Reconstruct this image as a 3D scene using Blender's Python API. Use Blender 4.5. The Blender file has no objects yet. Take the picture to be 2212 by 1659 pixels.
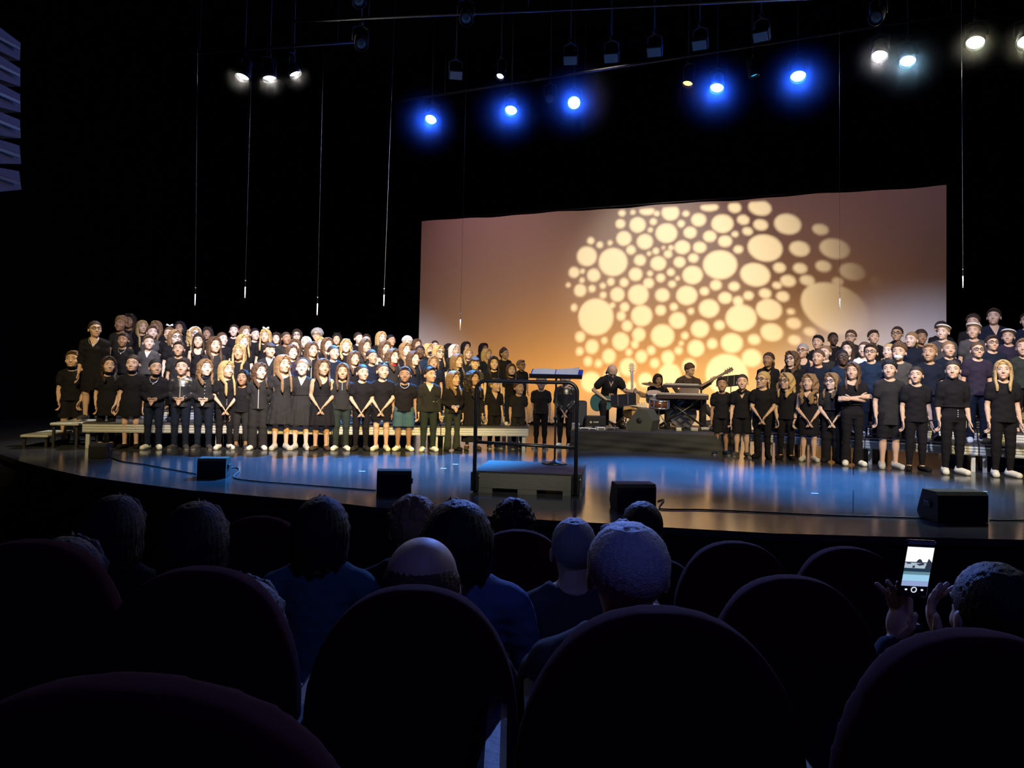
import bpy, bmesh, math, random
import numpy as np
from mathutils import Vector, Matrix, Euler
from mathutils.geometry import delaunay_2d_cdt

random.seed(7)
C = bpy.context.scene.collection
SC = bpy.context.scene
PI = math.pi

# ------------------------------------------------------------------ camera
W_PX, H_PX, F_PX = 2212.0, 1659.0, 1661.0
EYE = Vector((0.0, 0.0, 1.27))
PITCH, ROLL = math.radians(2.0), 0.021
S_OFF = -(math.tan(PITCH) + 26.5 / F_PX)          # the frame is a crop: its centre lies below the lens axis
fwd = Vector((0, math.cos(PITCH), math.sin(PITCH)))
up0 = Vector((0, -math.sin(PITCH), math.cos(PITCH)))
rt0 = Vector((1, 0, 0))
RT = (rt0 * math.cos(ROLL) + up0 * math.sin(ROLL)).normalized()
UP = (-rt0 * math.sin(ROLL) + up0 * math.cos(ROLL)).normalized()
cam_d = bpy.data.cameras.new('camera')
cam_d.sensor_width = 36.0
cam_d.lens = 36.0 * F_PX / W_PX
cam_d.shift_y = S_OFF * F_PX / W_PX
cam_d.clip_start = 0.05
cam_d.clip_end = 200
cam = bpy.data.objects.new('camera', cam_d)
C.objects.link(cam)
M3 = Matrix((RT, UP, -fwd)).transposed()
cam.matrix_world = Matrix.Translation(EYE) @ M3.to_4x4()
SC.camera = cam


def ray(px, py):
    return (fwd + RT * ((px - W_PX / 2) / F_PX) + UP * ((H_PX / 2 - py) / F_PX + S_OFF))


def at_z(px, py, z=0.0):
    d = ray(px, py)
    return EYE + d * ((z - EYE.z) / d.z)


def at_y(px, py, Y):
    d = ray(px, py)
    return EYE + d * ((Y - EYE.y) / d.y)


def project(p):
    q = Vector(p) - EYE
    w = q.dot(fwd)
    return (W_PX / 2 + F_PX * q.dot(RT) / w, H_PX / 2 - F_PX * (q.dot(UP) / w - S_OFF))


# ------------------------------------------------------------------ world, exposure, large lights
SC.view_settings.view_transform = 'Standard'
SC.view_settings.look = 'None'
SC.view_settings.gamma = 1.0
SC.view_settings.exposure = 0.0
SC.view_settings.use_curve_mapping = False
SC.cycles.max_bounces = 5
SC.cycles.diffuse_bounces = 2
SC.cycles.glossy_bounces = 3
SC.cycles.transmission_bounces = 3
SC.cycles.volume_bounces = 0
SC.cycles.use_denoising = True
SC.cycles.caustics_reflective = False
SC.cycles.caustics_refractive = False
SC.cycles.sample_clamp_indirect = 2.0
wd = bpy.data.worlds.new('world')
SC.world = wd
wd.use_nodes = True
wd.node_tree.nodes['Background'].inputs['Color'].default_value = (0.02, 0.035, 0.28, 1)
wd.node_tree.nodes['Background'].inputs['Strength'].default_value = 0.012


def spot(name, loc, aim, power, color, angle=40, blend=0.6, radius=0.08, parent=None):
    d = bpy.data.lights.new(name, 'SPOT')
    d.energy = power
    d.color = color
    d.spot_size = math.radians(angle)
    d.spot_blend = blend
    d.shadow_soft_size = radius
    o = bpy.data.objects.new(name, d)
    C.objects.link(o)
    loc = Vector(loc)
    o.location = loc
    o.rotation_euler = (Vector(aim) - loc).to_track_quat('-Z', 'Y').to_euler()
    if parent:
        o.parent = parent
    return o


# the hall's front-of-house key lights (they hang above and behind the frame)
WARM = (1.0, 0.62, 0.24)
AMBER = (1.0, 0.70, 0.17)
COOL = (0.80, 0.82, 1.0)
spot('key_front_left', (-0.5, 4.2, 5.2), (-2.4, 12.3, 1.0), 6800, AMBER, 38, 0.9, 0.12)
spot('key_front_far_left', (-4.5, 4.0, 6.0), (-6.2, 12.0, 0.9), 2600, (1.0, 0.78, 0.36), 28, 0.9, 0.12)
spot('key_front_right', (5.2, 3.0, 6.4), (5.8, 11.6, 0.9), 4200, (1.0, 0.78, 0.36), 38, 0.9, 0.12)
spot('key_cool_left', (-2.0, 5.0, 7.0), (-3.8, 13.8, 1.7), 11500, (0.70, 0.73, 1.0), 38, 0.9, 0.12)
spot('key_cool_right', (3.2, 4.6, 7.2), (6.9, 12.4, 1.3), 5200, (0.64, 0.70, 1.0), 34, 0.9, 0.12)
spot('key_podium', (1.5, -1.0, 5.5), (0.3, 8.3, 1.0), 2600, (1.0, 0.95, 0.78), 17, 0.9, 0.15)
spot('key_band', (2.5, 6.5, 6.5), (2.5, 13.6, 0.9), 2400, (1.0, 0.86, 0.62), 30, 0.8, 0.12)
spot('added_blue_fill', (1.6, -2.5, 7.0), (0.6, 3.0, 0.0), 230, (0.14, 0.19, 1.0), 80, 1.0, 0.3)  # unseen blue fill, added to lift the spectators' heads and seats

# ------------------------------------------------------------------ helpers
MATS = {}


def mat(name, col, rough=0.6, metal=0.0, bump=0.0, bscale=80.0, spec=0.5, var=0.0, vscale=12.0, coat=0.0, emit=None, es=0.0, sheen=0.0):
    if name in MATS:
        return MATS[name]
    m = bpy.data.materials.new(name)
    m.use_nodes = True
    nt = m.node_tree
    b = nt.nodes['Principled BSDF']
    b.inputs['Base Color'].default_value = (*col, 1)
    b.inputs['Roughness'].default_value = rough
    b.inputs['Metallic'].default_value = metal
    b.inputs['Specular IOR Level'].default_value = spec
    b.inputs['Coat Weight'].default_value = coat
    if sheen:
        b.inputs['Sheen Weight'].default_value = sheen
    tc = None
    if bump or var:
        tc = nt.nodes.new('ShaderNodeTexCoord')
    if var:
        n = nt.nodes.new('ShaderNodeTexNoise')
        n.inputs['Scale'].default_value = vscale
        n.inputs['Detail'].default_value = 4
        r = nt.nodes.new('ShaderNodeMix')
        r.data_type = 'RGBA'
        r.inputs[6].default_value = (*[c * (1 - var) for c in col], 1)
        r.inputs[7].default_value = (*[min(1, c * (1 + var)) for c in col], 1)
        nt.links.new(tc.outputs['Object'], n.inputs['Vector'])
        nt.links.new(n.outputs['Fac'], r.inputs[0])
        nt.links.new(r.outputs[2], b.inputs['Base Color'])
    if bump:
        n2 = nt.nodes.new('ShaderNodeTexNoise')
        n2.inputs['Scale'].default_value = bscale
        n2.inputs['Detail'].default_value = 3
        bn = nt.nodes.new('ShaderNodeBump')
        bn.inputs['Strength'].default_value = bump
        bn.inputs['Distance'].default_value = 0.01
        nt.links.new(tc.outputs['Object'], n2.inputs['Vector'])
        nt.links.new(n2.outputs['Fac'], bn.inputs['Height'])
        nt.links.new(bn.outputs['Normal'], b.inputs['Normal'])
    if emit:
        b.inputs['Emission Color'].default_value = (*emit, 1)
        b.inputs['Emission Strength'].default_value = es
    MATS[name] = m
    return m


def tag(o, label=None, cat=None, group=None, kind=None):
    if label:
        n = len(label.replace(',', ' ').split())
        if not (4 <= n <= 16):
            print('LABEL LENGTH', n, label)
        o['label'] = label
    if cat:
        o['category'] = cat
    if group:
        o['group'] = group
    if kind:
        o['kind'] = kind
    return o


def empty(name, loc=(0, 0, 0), rz=0.0, label=None, cat=None, group=None, sc=1.0):
    o = bpy.data.objects.new(name, None)
    C.objects.link(o)
    o.location = loc
    o.rotation_euler = (0, 0, rz)
    o.scale = (sc, sc, sc)
    o.empty_display_size = 0.1
    return tag(o, label, cat, group)


def new_obj(name, me, m=None, parent=None, loc=None):
    o = bpy.data.objects.new(name, me)
    C.objects.link(o)
    if m is not None:
        ms = m if isinstance(m, (list, tuple)) else [m]
        if len(me.materials) == 0:
            for x in ms:
                me.materials.append(x)
        else:
            for i, x in enumerate(ms):
                if me.materials[i] != x:
                    o.material_slots[i].link = 'OBJECT'
                    o.material_slots[i].material = x
    if parent:
        o.parent = parent
    if loc is not None:
        o.location = loc
    return o


def copy_tree(o, parent=None):
    c = o.copy()
    C.objects.link(c)
    if parent:
        c.parent = parent
    for ch in list(o.children):
        copy_tree(ch, c)
    return c


class MB:
    """collects shapes, linked as one mesh object"""

    def __init__(self):
        self.bm = bmesh.new()

    def _add(self, vs, fs, M=None, mi=0, smooth=False):
        bv = [self.bm.verts.new((M @ Vector(v)) if M else Vector(v)) for v in vs]
        for f in fs:
            try:
                fa = self.bm.faces.new([bv[i] for i in f])
                fa.material_index = mi
                fa.smooth = smooth
            except ValueError:
                pass
        return bv

    def box(self, c, s, rot=None, mi=0, bev=0.0):
        x, y, z = s[0] / 2, s[1] / 2, s[2] / 2
        M = Matrix.Translation(Vector(c))
        if rot is not None:
            M = M @ (rot.to_4x4() if not isinstance(rot, (tuple, list)) else Euler(rot).to_matrix().to_4x4())
        if bev <= 0:
            vs = [(a, b, d) for a in (-x, x) for b in (-y, y) for d in (-z, z)]
            fs = [(0, 1, 3, 2), (4, 6, 7, 5), (0, 4, 5, 1), (2, 3, 7, 6), (0, 2, 6, 4), (1, 5, 7, 3)]
            self._add(vs, fs, M, mi)
        else:
            b = min(bev, x * .9, y * .9, z * .9)
            vs = []
            for sx in (-1, 1):
                for sy in (-1, 1):
                    for sz in (-1, 1):
                        vs += [(sx * x, sy * (y - b), sz * (z - b)), (sx * (x - b), sy * y, sz * (z - b)), (sx * (x - b), sy * (y - b), sz * z)]
            t = bmesh.new()
            for v in vs:
                t.verts.new(v)
            r = bmesh.ops.convex_hull(t, input=t.verts)
            t.verts.ensure_lookup_table()
            t.verts.index_update()
            self._add([tuple(v.co) for v in t.verts], [[v.index for v in f.verts] for f in t.faces], M, mi)
            t.free()
        return self

    def tube(self, pts, r, n=8, mi=0, close=True, loop=False):
        pts = [Vector(p) for p in pts]
        rs = r if isinstance(r, (list, tuple)) else [r] * len(pts)
        vs, fs = [], []
        L = len(pts)
        prev = None
        for i, p in enumerate(pts):
            if loop:
                d = pts[(i + 1) % L] - pts[i - 1]
            else:
                d = (pts[min(i + 1, L - 1)] - pts[max(i - 1, 0)])
            d.normalize()
            if prev is None:
                a = d.orthogonal().normalized()
            else:
                a = (prev - d * prev.dot(d)).normalized()
            prev = a
            b = d.cross(a)
            for k in range(n):
                t = 2 * PI * k / n
                vs.append(p + (a * math.cos(t) + b * math.sin(t)) * rs[i])
        for i in range(L if loop else L - 1):
            for k in range(n):
                i2 = (i + 1) % L
                fs.append((i * n + k, i * n + (k + 1) % n, i2 * n + (k + 1) % n, i2 * n + k))
        if close and not loop:
            fs.append(tuple(range(n))[::-1])
            fs.append(tuple((L - 1) * n + k for k in range(n)))
        self._add(vs, fs, None, mi, True)
        return self

    def lathe(self, prof, n=24, M=None, mi=0, smooth=True):
        vs, fs = [], []
        for (r, z) in prof:
            for k in range(n):
                t = 2 * PI * k / n
                vs.append((r * math.cos(t), r * math.sin(t), z))
        for i in range(len(prof) - 1):
            for k in range(n):
                fs.append((i * n + k, i * n + (k + 1) % n, (i + 1) * n + (k + 1) % n, (i + 1) * n + k))
        fs.append(tuple(range(n))[::-1])
        fs.append(tuple((len(prof) - 1) * n + k for k in range(n)))
        self._add(vs, fs, M, mi, smooth)
        return self

    def cyl(self, a, b, r, n=16, mi=0, r2=None):
        return self.tube([a, b], [r, r if r2 is None else r2], n, mi)

    def prism(self, outline, h, M=None, mi=0):
        n = len(outline)
        vs = [(x, y, 0) for x, y in outline] + [(x, y, h) for x, y in outline]
        fs = [tuple(range(n))[::-1], tuple(range(n, 2 * n))]
        for i in range(n):
            j = (i + 1) % n
            fs.append((i, j, n + j, n + i))
        self._add(vs, fs, M, mi)
        return self

    def ball(self, c, r, n=12, mi=0, M=None):
        r = r if isinstance(r, (tuple, list)) else (r, r, r)
        t = bmesh.new()
        bmesh.ops.create_uvsphere(t, u_segments=n, v_segments=max(6, n // 2), radius=1)
        t.verts.index_update()
        T = (M or Matrix()) @ Matrix.Translation(Vector(c)) @ Matrix.Diagonal((*r, 1))
        self._add([tuple(v.co) for v in t.verts], [[v.index for v in f.verts] for f in t.faces], T, mi, True)
        t.free()
        return self

    def mesh(self, name):
        me = bpy.data.meshes.new(name)
        bmesh.ops.recalc_face_normals(self.bm, faces=self.bm.faces)
        self.bm.to_mesh(me)
        self.bm.free()
        return me

    def build(self, name, m, parent=None, **kw):
        o = new_obj(name, self.mesh(name), m, parent)
        if kw:
            tag(o, **kw)
        return o


def rot_to(d, up='Y'):
    return Vector(d).to_track_quat('Z', up).to_matrix().to_4x4()


# ------------------------------------------------------------------ distance-field modelling
class Field:
    def __init__(self, lo, hi, h):
        self.h = h
        self.lo = np.array(lo, float)
        self.n = np.ceil((np.array(hi, float) - self.lo) / h).astype(int) + 1
        self.F = np.full(self.n, 0.2, np.float32)
        self.ax = [(self.lo[i] + h * np.arange(self.n[i])).astype(np.float32) for i in range(3)]

    def _sl(self, lo, hi, pad):
        a = np.clip(np.floor((np.array(lo) - pad - self.lo) / self.h).astype(int), 0, self.n)
        b = np.clip(np.ceil((np.array(hi) + pad - self.lo) / self.h).astype(int) + 1, 0, self.n)
        if np.any(b <= a):
            return None
        s = tuple(slice(a[i], b[i]) for i in range(3))
        X = self.ax[0][s[0]][:, None, None]
        Y = self.ax[1][s[1]][None, :, None]
        Z = self.ax[2][s[2]][None, None, :]
        return s, X, Y, Z

    def put(self, fn, lo, hi, k=0.0, sub=False):
        q = self._sl(lo, hi, k + 3 * self.h)
        if q is None:
            return
        s, X, Y, Z = q
        d = fn(X, Y, Z).astype(np.float32)
        a = self.F[s]
        if sub:
            d = -d
            if k > 0:
                hh = np.clip(0.5 - 0.5 * (d - a) / k * -1, 0, 1)
                hh = np.clip(0.5 + 0.5 * (d - a) / k, 0, 1)
                self.F[s] = a + (d - a) * hh + k * hh * (1 - hh)
            else:
                self.F[s] = np.maximum(a, d)
        else:
            if k > 0:
                hh = np.clip(0.5 + 0.5 * (a - d) / k, 0, 1)
                self.F[s] = a + (d - a) * hh - k * hh * (1 - hh)
            else:
                self.F[s] = np.minimum(a, d)

    def cone(self, a, b, ra, rb, k=0.01, sub=False):
        a = np.array(a, float)
        b = np.array(b, float)
        ba = b - a
        L2 = max(float(ba @ ba), 1e-12)

        def fn(X, Y, Z):
            x, y, z = X - a[0], Y - a[1], Z - a[2]
            t = np.clip((x * ba[0] + y * ba[1] + z * ba[2]) / L2, 0, 1)
            return np.sqrt((x - t * ba[0]) ** 2 + (y - t * ba[1]) ** 2 + (z - t * ba[2]) ** 2) - (ra + (rb - ra) * t)
        r = max(ra, rb)
        self.put(fn, np.minimum(a, b) - r, np.maximum(a, b) + r, k, sub)

    def path(self, pts, rs, k=0.01):
        for i in range(len(pts) - 1):
            self.cone(pts[i], pts[i + 1], rs[i], rs[i + 1], k)

    def ell(self, c, r, R=None, k=0.01, sub=False):
        c = np.array(c, float)
        r = np.array(r, float)
        Rm = np.eye(3) if R is None else np.array(R)

        def fn(X, Y, Z):
            x, y, z = X - c[0], Y - c[1], Z - c[2]
            u = (x * Rm[0, 0] + y * Rm[1, 0] + z * Rm[2, 0]) / r[0]
            v = (x * Rm[0, 1] + y * Rm[1, 1] + z * Rm[2, 1]) / r[1]
            w = (x * Rm[0, 2] + y * Rm[1, 2] + z * Rm[2, 2]) / r[2]
            k0 = np.sqrt(u * u + v * v + w * w)
            k1 = np.sqrt((u / r[0]) ** 2 + (v / r[1]) ** 2 + (w / r[2]) ** 2) + 1e-9
            return k0 * (k0 - 1) / k1
        e = np.abs(Rm) @ r
        self.put(fn, c - e, c + e, k, sub)

    def loft(self, rings, k=0.01, inf=0.0, zlo=None, zhi=None, wob=None):
        """rings: (z, cx, cy, rx, ry)"""
        rr = np.array(rings, float)
        zs = rr[:, 0]
        z0 = zs[0] if zlo is None else zlo
        z1 = zs[-1] if zhi is None else zhi

        def fn(X, Y, Z):
            zz = Z[0, 0, :]
            zi = np.clip(zz, zs[0], zs[-1])
            cx, cy, rx, ry = [np.interp(zi, zs, rr[:, i])[None, None, :] for i in (1, 2, 3, 4)]
            rx = rx + inf
            ry = ry + inf
            u, v = (X - cx) / rx, (Y - cy) / ry
            q = np.sqrt(u * u + v * v)
            if wob is not None:
                q = q / (1 + wob(np.arctan2(v, u), Z))
            d = (q - 1) * np.minimum(rx, ry)
            return np.maximum(d, np.maximum(z0 - Z, Z - z1))
        R = max(rr[:, 3].max(), rr[:, 4].max()) * 1.2 + inf
        cx, cy = rr[:, 1].mean(), rr[:, 2].mean()
        self.put(fn, (cx - R - .1, cy - R - .1, z0), (cx + R + .1, cy + R + .1, z1), k)

    def clip(self, fn):
        """keep where fn<0"""
        X, Y, Z = self.ax[0][:, None, None], self.ax[1][None, :, None], self.ax[2][None, None, :]
        self.F = np.maximum(self.F, fn(X, Y, Z).astype(np.float32))

    def noise(self, amp, s, seed=0):
        X, Y, Z = self.ax[0][:, None, None], self.ax[1][None, :, None], self.ax[2][None, None, :]
        rs = np.random.RandomState(seed)
        for i in range(4):
            w = rs.normal(size=3) * s
            p = rs.rand() * 6.28
            self.F += (amp * 0.5 * np.sin(X * w[0] + Y * w[1] + Z * w[2] + p)).astype(np.float32)

    def mesh(self, name):
        F = self.F
        F[0], F[-1] = 0.05, 0.05
        F[:, 0], F[:, -1] = 0.05, 0.05
        F[:, :, 0], F[:, :, -1] = 0.05, 0.05
        S = F < 0
        n = S[:-1, :-1, :-1].astype(np.int8)
        cnt = np.zeros_like(n)
        for a in (0, 1):
            for b in (0, 1):
                for c in (0, 1):
                    cnt += S[a:F.shape[0] - 1 + a, b:F.shape[1] - 1 + b, c:F.shape[2] - 1 + c]
        act = (cnt > 0) & (cnt < 8)
        ijk = np.argwhere(act)
        idx = np.full(act.shape, -1, np.int64)
        idx[act] = np.arange(len(ijk))
        acc = np.zeros((len(ijk), 3))
        num = np.zeros(len(ijk))
        for ax in range(3):
            o = [i for i in range(3) if i != ax]
            for a in (0, 1):
                for b in (0, 1):
                    p = ijk.copy()
                    p[:, o[0]] += a
                    p[:, o[1]] += b
                    q = p.copy()
                    q[:, ax] += 1
                    f0 = F[p[:, 0], p[:, 1], p[:, 2]]
                    f1 = F[q[:, 0], q[:, 1], q[:, 2]]
                    m = (f0 < 0) != (f1 < 0)
                    t = f0[m] / (f0[m] - f1[m])
                    pos = p[m].astype(float)
                    pos[:, ax] += t
                    acc[m] += pos
                    num[m] += 1
        V = acc / num[:, None] * self.h + self.lo
        quads = []
        for ax in range(3):
            o = [(ax + 1) % 3, (ax + 2) % 3]
            sl0 = [slice(None)] * 3
            sl1 = [slice(None)] * 3
            sl0[ax] = slice(0, -1)
            sl1[ax] = slice(1, None)
            ch = S[tuple(sl0)] != S[tuple(sl1)]
            e = np.argwhere(ch)
            ok = (e[:, o[0]] > 0) & (e[:, o[1]] > 0) & (e[:, o[0]] < F.shape[o[0]] - 1) & (e[:, o[1]] < F.shape[o[1]] - 1)
            e = e[ok]
            ins = S[e[:, 0], e[:, 1], e[:, 2]]
            c = []
            for da, db in ((-1, -1), (0, -1), (0, 0), (-1, 0)):
                w = e.copy()
                w[:, o[0]] += da
                w[:, o[1]] += db
                c.append(idx[w[:, 0], w[:, 1], w[:, 2]])
            q = np.stack(c, 1)
            q[~ins] = q[~ins][:, ::-1]
            quads.append(q)
        Q = np.concatenate(quads)
        return V, Q


def np_mesh(name, V, Q, mats=1):
    me = bpy.data.meshes.new(name)
    me.vertices.add(len(V))
    me.vertices.foreach_set('co', np.ascontiguousarray(V, np.float32).ravel())
    me.loops.add(len(Q) * 4)
    me.loops.foreach_set('vertex_index', np.ascontiguousarray(Q, np.int32).ravel())
    me.polygons.add(len(Q))
    me.polygons.foreach_set('loop_start', np.arange(0, len(Q) * 4, 4, dtype=np.int32))
    me.update(calc_edges=True)
    me.polygons.foreach_set('use_smooth', np.ones(len(Q), bool))
    return me

# ------------------------------------------------------------------ figures
PROP = {'small': (1.16, 0.236), 'kid': (1.33, 0.258), 'teen': (1.60, 0.272), 'adult': (1.60, 0.243)}
SKIN = {'pale': (0.66, 0.47, 0.38), 'fair': (0.58, 0.37, 0.26), 'olv': (0.44, 0.27, 0.17), 'tan': (0.31, 0.175, 0.105), 'dark': (0.085, 0.045, 0.03)}
HAIRC = {'blk': (0.012, 0.010, 0.011), 'dkb': (0.035, 0.021, 0.015), 'brn': (0.095, 0.052, 0.028), 'ltb': (0.23, 0.135, 0.065),
         'bld': (0.46, 0.31, 0.13), 'gry': (0.30, 0.29, 0.28), 'wht': (0.62, 0.60, 0.58)}
CLO = {'blk': (0.011, 0.010, 0.012), 'chr': (0.022, 0.021, 0.022), 'gry': (0.06, 0.056, 0.06), 'nvy': (0.010, 0.013, 0.026), 'blu': (0.012, 0.024, 0.055),
       'grn': (0.022, 0.031, 0.028), 'jean': (0.010, 0.014, 0.026), 'lje': (0.05, 0.105, 0.14), 'oli': (0.028, 0.034, 0.028),
       'wht': (0.72, 0.72, 0.70), 'lgr': (0.42, 0.42, 0.42), 'prp': (0.026, 0.020, 0.038), 'red': (0.45, 0.02, 0.03), 'brn': (0.06, 0.04, 0.03),
       'lbl': (0.10, 0.14, 0.24), 'tea': (0.06, 0.12, 0.14)}


def m_skin(k):
    return mat('skin_' + k, SKIN[k], 0.55, spec=0.35, var=0.06, vscale=20)


def m_lip(k):
    c = SKIN[k]
    return mat('lip_' + k, (c[0] * 0.82, c[1] * 0.58, c[2] * 0.58), 0.45)


def m_hair(k):
    m = mat('hair_' + k, HAIRC[k], 0.55, spec=0.25, var=0.35, vscale=30, bump=0.5, bscale=60)
    return m


def m_clo(k, shine=False):
    if shine:
        return mat('leather_' + k, CLO[k], 0.28, spec=0.7, bump=0.6, bscale=24)
    return mat('cloth_' + k, CLO[k], 0.9, spec=0.12, bump=0.35, bscale=30)


V3 = lambda *a: np.array(a, float)


def head_frame(H, hH, yaw, pitch=6.0, off=(0, 0, 0)):
    R = Matrix.Rotation(math.radians(yaw), 3, 'Z') @ Matrix.Rotation(math.radians(-pitch), 3, 'X')
    piv = Vector((off[0], off[1], H - hH + 0.15 * hH + off[2]))
    return Matrix.Translation(piv) @ R.to_4x4() @ Matrix.Translation((0, 0, -0.15 * hH)) @ Matrix.Scale(hH, 4), R


def skel(H, hH, pose):
    zs = H - hH - 0.040 * H
    s = {'H': H, 'hH': hH, 'zs': zs, 'off': V3(0, 0, 0), 'pose': pose}
    for k, sg in (('L', 1), ('R', -1)):
        sh = V3(sg * .096, .006, -.014) * H + V3(0, 0, zs)
        o = {}
        o['down'] = (V3(sg * .118, .022, -.180), V3(sg * .126, -.026, -.318), V3(sg * -.05, -.12, -1), V3(0, -1, 0))
        o['thigh'] = (V3(sg * .120, .012, -.178), V3(sg * .098, -.066, -.302), V3(sg * -.35, -.2, -1), V3(sg * -.3, -1, 0))
        o['clasp'] = (V3(sg * .122, .012, -.172), V3(sg * .044, -.098, -.272), V3(sg * -.55, -.15, -.8), V3(0, -.8, .5))
        o['waist'] = (V3(sg * .126, .03, -.170), V3(sg * .058, -.092, -.208), V3(sg * -.8, -.25, -.35), V3(0, -.5, .9))
        o['cross'] = (V3(sg * .124, -.03, -.158), V3(-sg * .045, -.108 - .012 * sg, -.135 - .012 * sg), V3(sg * -1, .1, .1), V3(0, 0, 1))
        o['back'] = (V3(sg * .135, .04, -.165), V3(sg * .06, .085, -.255), V3(sg * -.7, .2, -.5), V3(0, 0, -1))
        o['sit'] = (V3(sg * .140, -.03, -.150), V3(sg * .075, -.14, -.225), V3(sg * -.3, -1, -.2), V3(sg * -1, 0, 0))
        if pose == 'guitar':     # right hand strums in front of the belly, left hand out on the neck
            o['guitar'] = (V3(.165, -.06, -.115), V3(.235, -.175, -.055), V3(-.2, -.5, .8), V3(0, 0, 1)) if sg > 0 else \
                (V3(-.185, -.03, -.130), V3(-.055, -.15, -.175), V3(1, -.25, -.35), V3(0, -.4, 1))
        if pose == 'bass':
            o['bass'] = (V3(.165, -.05, -.10), V3(.235, -.13, -.03), V3(.2, -.4, .8), V3(0, 0, 1)) if sg > 0 else \
                (V3(-.190, -.02, -.10), V3(-.14, -.10, -.23), V3(.8, -.25, -.5), V3(0, -.4, 1))
        if pose == 'drum':
            o['drum'] = (V3(sg * .150, -.05, -.145), V3(sg * .085, -.19, -.165), V3(sg * -.3, -1, .0), V3(sg * -1, 0, 0.3))
        if pose == 'phone':
            o['phone'] = (V3(sg * .190, -.12, -.165), V3(sg * .040, -.235, -.008), V3(sg * -.28, -.1, 1), V3(-sg * .4, .8, 0))
        e, w, d, n = o.get(pose, o['down'])
        s[k] = dict(sh=sh, el=e * H + V3(0, 0, zs), wr=w * H + V3(0, 0, zs), hd=d / np.linalg.norm(d), th=n / np.linalg.norm(n), sg=sg)
        hip = V3(sg * .050, 0, .495) * H
        if pose in ('sit', 'guitar', 'drum', 'phone'):
            hip = V3(sg * .052, 0, .50) * H
            kn = hip + V3(sg * .030, -.245, .015) * H
            an = kn + V3(sg * .005, .02, -.245) * H
            if pose == 'guitar':
                kn = hip + V3(sg * .045 , -.235, -.02) * H
                an = kn + V3(sg * -.01, .03, -.24) * H
        else:
            kn = V3(sg * .056, -.006, .275) * H
            an = V3(sg * .058, .012, .042) * H
        s[k].update(hip=hip, kn=kn, an=an, toe=an + V3(sg * .022, -.095, -.026) * H)
    # torso rings (z, cx, cy, rx, ry)
    t = [(.455, 0, .002, .066, .056), (.49, 0, .002, .087, .064), (.535, 0, .002, .084, .060), (.60, 0, 0, .071, .051)]
    top = [(-.13, 0, 0, .080, .056), (-.075, 0, -.002, .084, .058), (-.035, 0, .003, .080, .050), (-.005, 0, .006, .060, .040), (.020, 0, .008, .036, .033)]
    s['rings'] = [(z * H, cx * H, cy * H, rx * H, ry * H) for z, cx, cy, rx, ry in t] + [(zs + z * H, cx * H, cy * H, rx * H, ry * H) for z, cx, cy, rx, ry in top]
    return s


def add_hand(F, s, a):
    H = s['H']
    w, d, t = a['wr'], a['hd'], a['th']
    t = t - d * (t @ d)
    t = t / np.linalg.norm(t)
    n = np.cross(d, t) * a['sg']            # towards the palm side
    R = np.stack([d, t, np.cross(d, t)], 1)
    F.ell(w + d * .036 * H, (.033 * H, .022 * H, .0105 * H), R, k=.006)
    L = (.040, .047, .044, .034)
    for i in range(4):
        b = w + d * .056 * H + t * (1.5 - i) * .0115 * H
        c = -n * (.006 + .003 * i) * H
        m = b + d * L[i] * .52 * H + c
        e = m + d * L[i] * .42 * H + c * 2.2
        F.path([b, m, e], [.0062 * H, .0056 * H, .0048 * H], k=.002)
    b = w + d * .014 * H + t * .014 * H
    F.path([b, b + (d * .022 + t * .017) * H - n * .004 * H, b + (d * .044 + t * .022) * H - n * .010 * H], [.0085 * H, .0065 * H, .0052 * H], k=.004)


def add_head(F, M, R, hH, sz=1.0):
    Rn = np.array(R)

    def E(c, r, k=.03, sub=False):
        F.ell(np.array(M @ Vector(c)), np.array(r) * hH, Rn, k * hH, sub)

    def K(a, b, ra, rb, k=.03, sub=False):
        F.cone(np.array(M @ Vector(a)), np.array(M @ Vector(b)), ra * hH, rb * hH, k * hH, sub)
    E((0, .03, .60), (.335, .405, .385), .02)
    E((0, -.13, .42), (.275, .285, .33), .10)          # face
    E((0, -.14, .20), (.215, .26, .20), .10)           # jaw
    E((0, -.335, .075), (.085, .07, .065), .06)        # chin
    for sg in (-1, 1):
        E((sg * .165, -.28, .34), (.10, .10, .10), .06)      # cheeks
        E((sg * .345, .03, .42), (.035, .075, .115), .02)    # ears
        K((sg * .06, -.385, .60), (sg * .22, -.325, .59), .035, .03, .05)   # brow ridge
    for sg in (-1, 1):
        E((sg * .145, -.44, .51), (.075, .075, .055), .05, True)
    K((0, -.375, .52), (0, -.465, .345), .028, .045, .03)
    for sg in (-1, 1):
        E((sg * .045, -.42, .325), (.035, .045, .028), .02)
    E((0, -.372, .215), (.095, .045, .018), .02)
    E((0, -.364, .172), (.078, .045, .02), .02)
    K((-.09, -.412, .193), (.09, -.412, .193), .008, .008, .01, True)


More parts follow.
